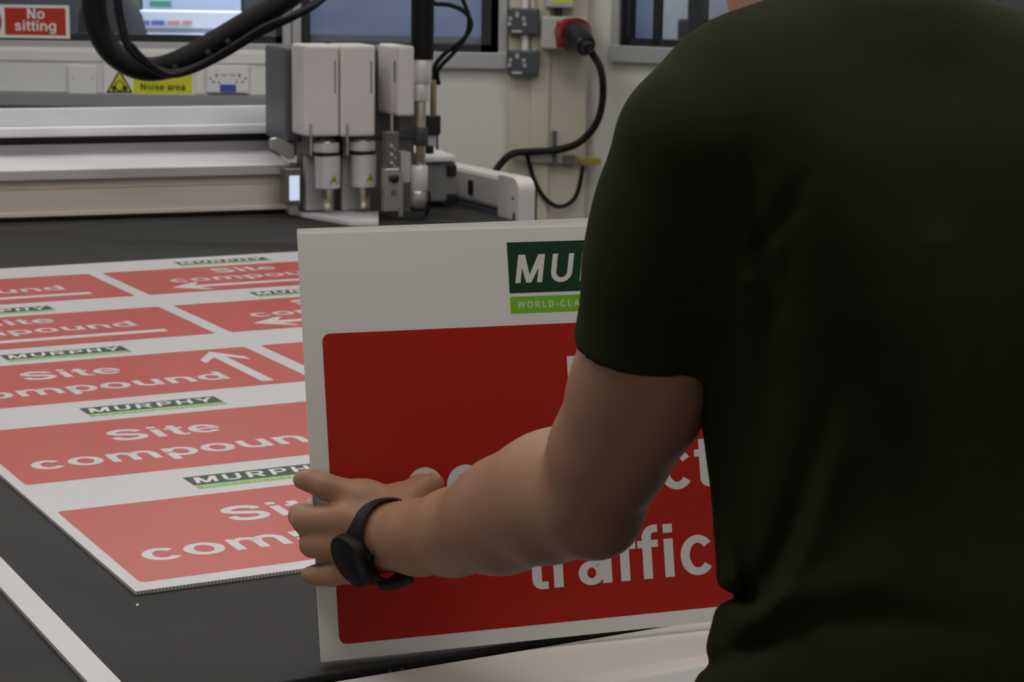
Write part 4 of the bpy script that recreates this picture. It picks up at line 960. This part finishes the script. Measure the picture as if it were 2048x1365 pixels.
# trousers and shoes
tf = Field((.0, 1.2, .03), (.62, 1.75, 1.06), .005)
c = Vector((.301, 1.462, .98)); tf.cone(c + PL * .070, c - PL * .070, .092, .092, .04); c = Vector((.302, 1.455, .90)); tf.cone(c + PL * .088, c - PL * .088, .100, .100, .04)
for s_ in (1, -1):
    hp_ = Vector((.302, 1.455, .86)) + PL * (.085 * s_); kn = Vector((.305, 1.46, .50)) + PL * (.10 * s_) + PF * .02; an_ = FEET[s_]
    tf.chain([(hp_, .094), (hp_.lerp(kn, .5), .086), (kn, .070), (kn.lerp(an_, .4), .070), (an_ + Vector((0, 0, .005)), .060)], .03)
sl, X, Y, Z = tf.view(tf.lo, tf.lo + tf.n * tf.h); tf.a = np.maximum(np.maximum(tf.a, Z - 1.02), .05 - Z).astype(np.float32)
tf.mesh('trousers', M['trousers'], person)
for s_ in (1, -1):
    an_ = FEET[s_]; fz = Field((an_.x - .2, an_.y - .15, -.02), (an_.x + .15, an_.y + .28, .16), .004)
    b0 = Vector((an_.x, an_.y, 0)) - PF * .03
    fz.cone(b0 + Vector((0, 0, .045)), b0 + PF * .19 + Vector((0, 0, .036)), .046, .040, .02).cone(b0 + PF * .03 + Vector((0, 0, .06)), b0 + PF * .03 + Vector((0, 0, .11)), .046, .048, .02)
    sl, X, Y, Z = fz.view(fz.lo, fz.lo + fz.n * fz.h); fz.a = np.maximum(fz.a, .001 - Z).astype(np.float32)
    fz.mesh('shoe', M['shoe'], person)

# wristwatch: strap ring round the wrist, case on the back of it
wa = (WR - FORE[-2][0]).normalized()
wc = at(768, 1083, 1.778)
up_ = (Vector((0, 0, 1)) - wa * wa.z).normalized(); fr_ = up_.cross(wa)
if fr_.y > 0: fr_ = -fr_
wt = thing('wristwatch', 'black sports watch with rubber strap on the left wrist', 'watch', wc)
ring = []
for k in range(48):
    t_ = 2 * math.pi * k / 48; c_, s_ = math.cos(t_), math.sin(t_)
    ctr = wc + up_ * (.0375 * s_) + fr_ * (.0335 * c_) + wa * (.006 * c_)
    nr = (up_ * (s_ / .0375) + fr_ * (c_ / .0335)).normalized(); hw = .0140 + .0050 * max(0, c_) ** 1.5
    ring.append([ctr + nr * (.0018 * q) + wa * (hw * p_) for p_, q in ((-1, 0), (-.9, 1), (.9, 1), (1, 0), (.9, -1), (-.9, -1))])
MB().ring(ring, closed=True).build('strap', M['watch'], wt, smooth=True)
cd = (fr_ * .93 + up_ * -.30 + wa * .10).normalized(); cc = wc + cd * .0310 + wa * .003
cs = MB().lathe(cc, cd, ((-.006, .019), (0, .0250), (.006, .0258), (.009, .0250), (.0105, .0225)), 40).build('watch_case', M['watch'], wt, smooth=True)
MB().lathe(cc + cd * .0102, cd, ((0, .0218), (.0008, .0208)), 40).build('watch_glass', M['watchglass'], cs, smooth=True)
MB().lathe(cc + cd * .003 - wa * .0245, -wa, ((0, .0032), (.004, .003)), 12).build('crown', M['watch'], cs, smooth=True)
tl = [wc - up_ * .037 - wa * .004 + fr_ * .014, wc - up_ * .0385 - wa * .018 + fr_ * .008, wc - up_ * .0345 - wa * .034 + fr_ * .002]
MB().tube(tl, [.0055, .005, .0045], n=10).build('strap_tail', M['watch'], wt, smooth=True)
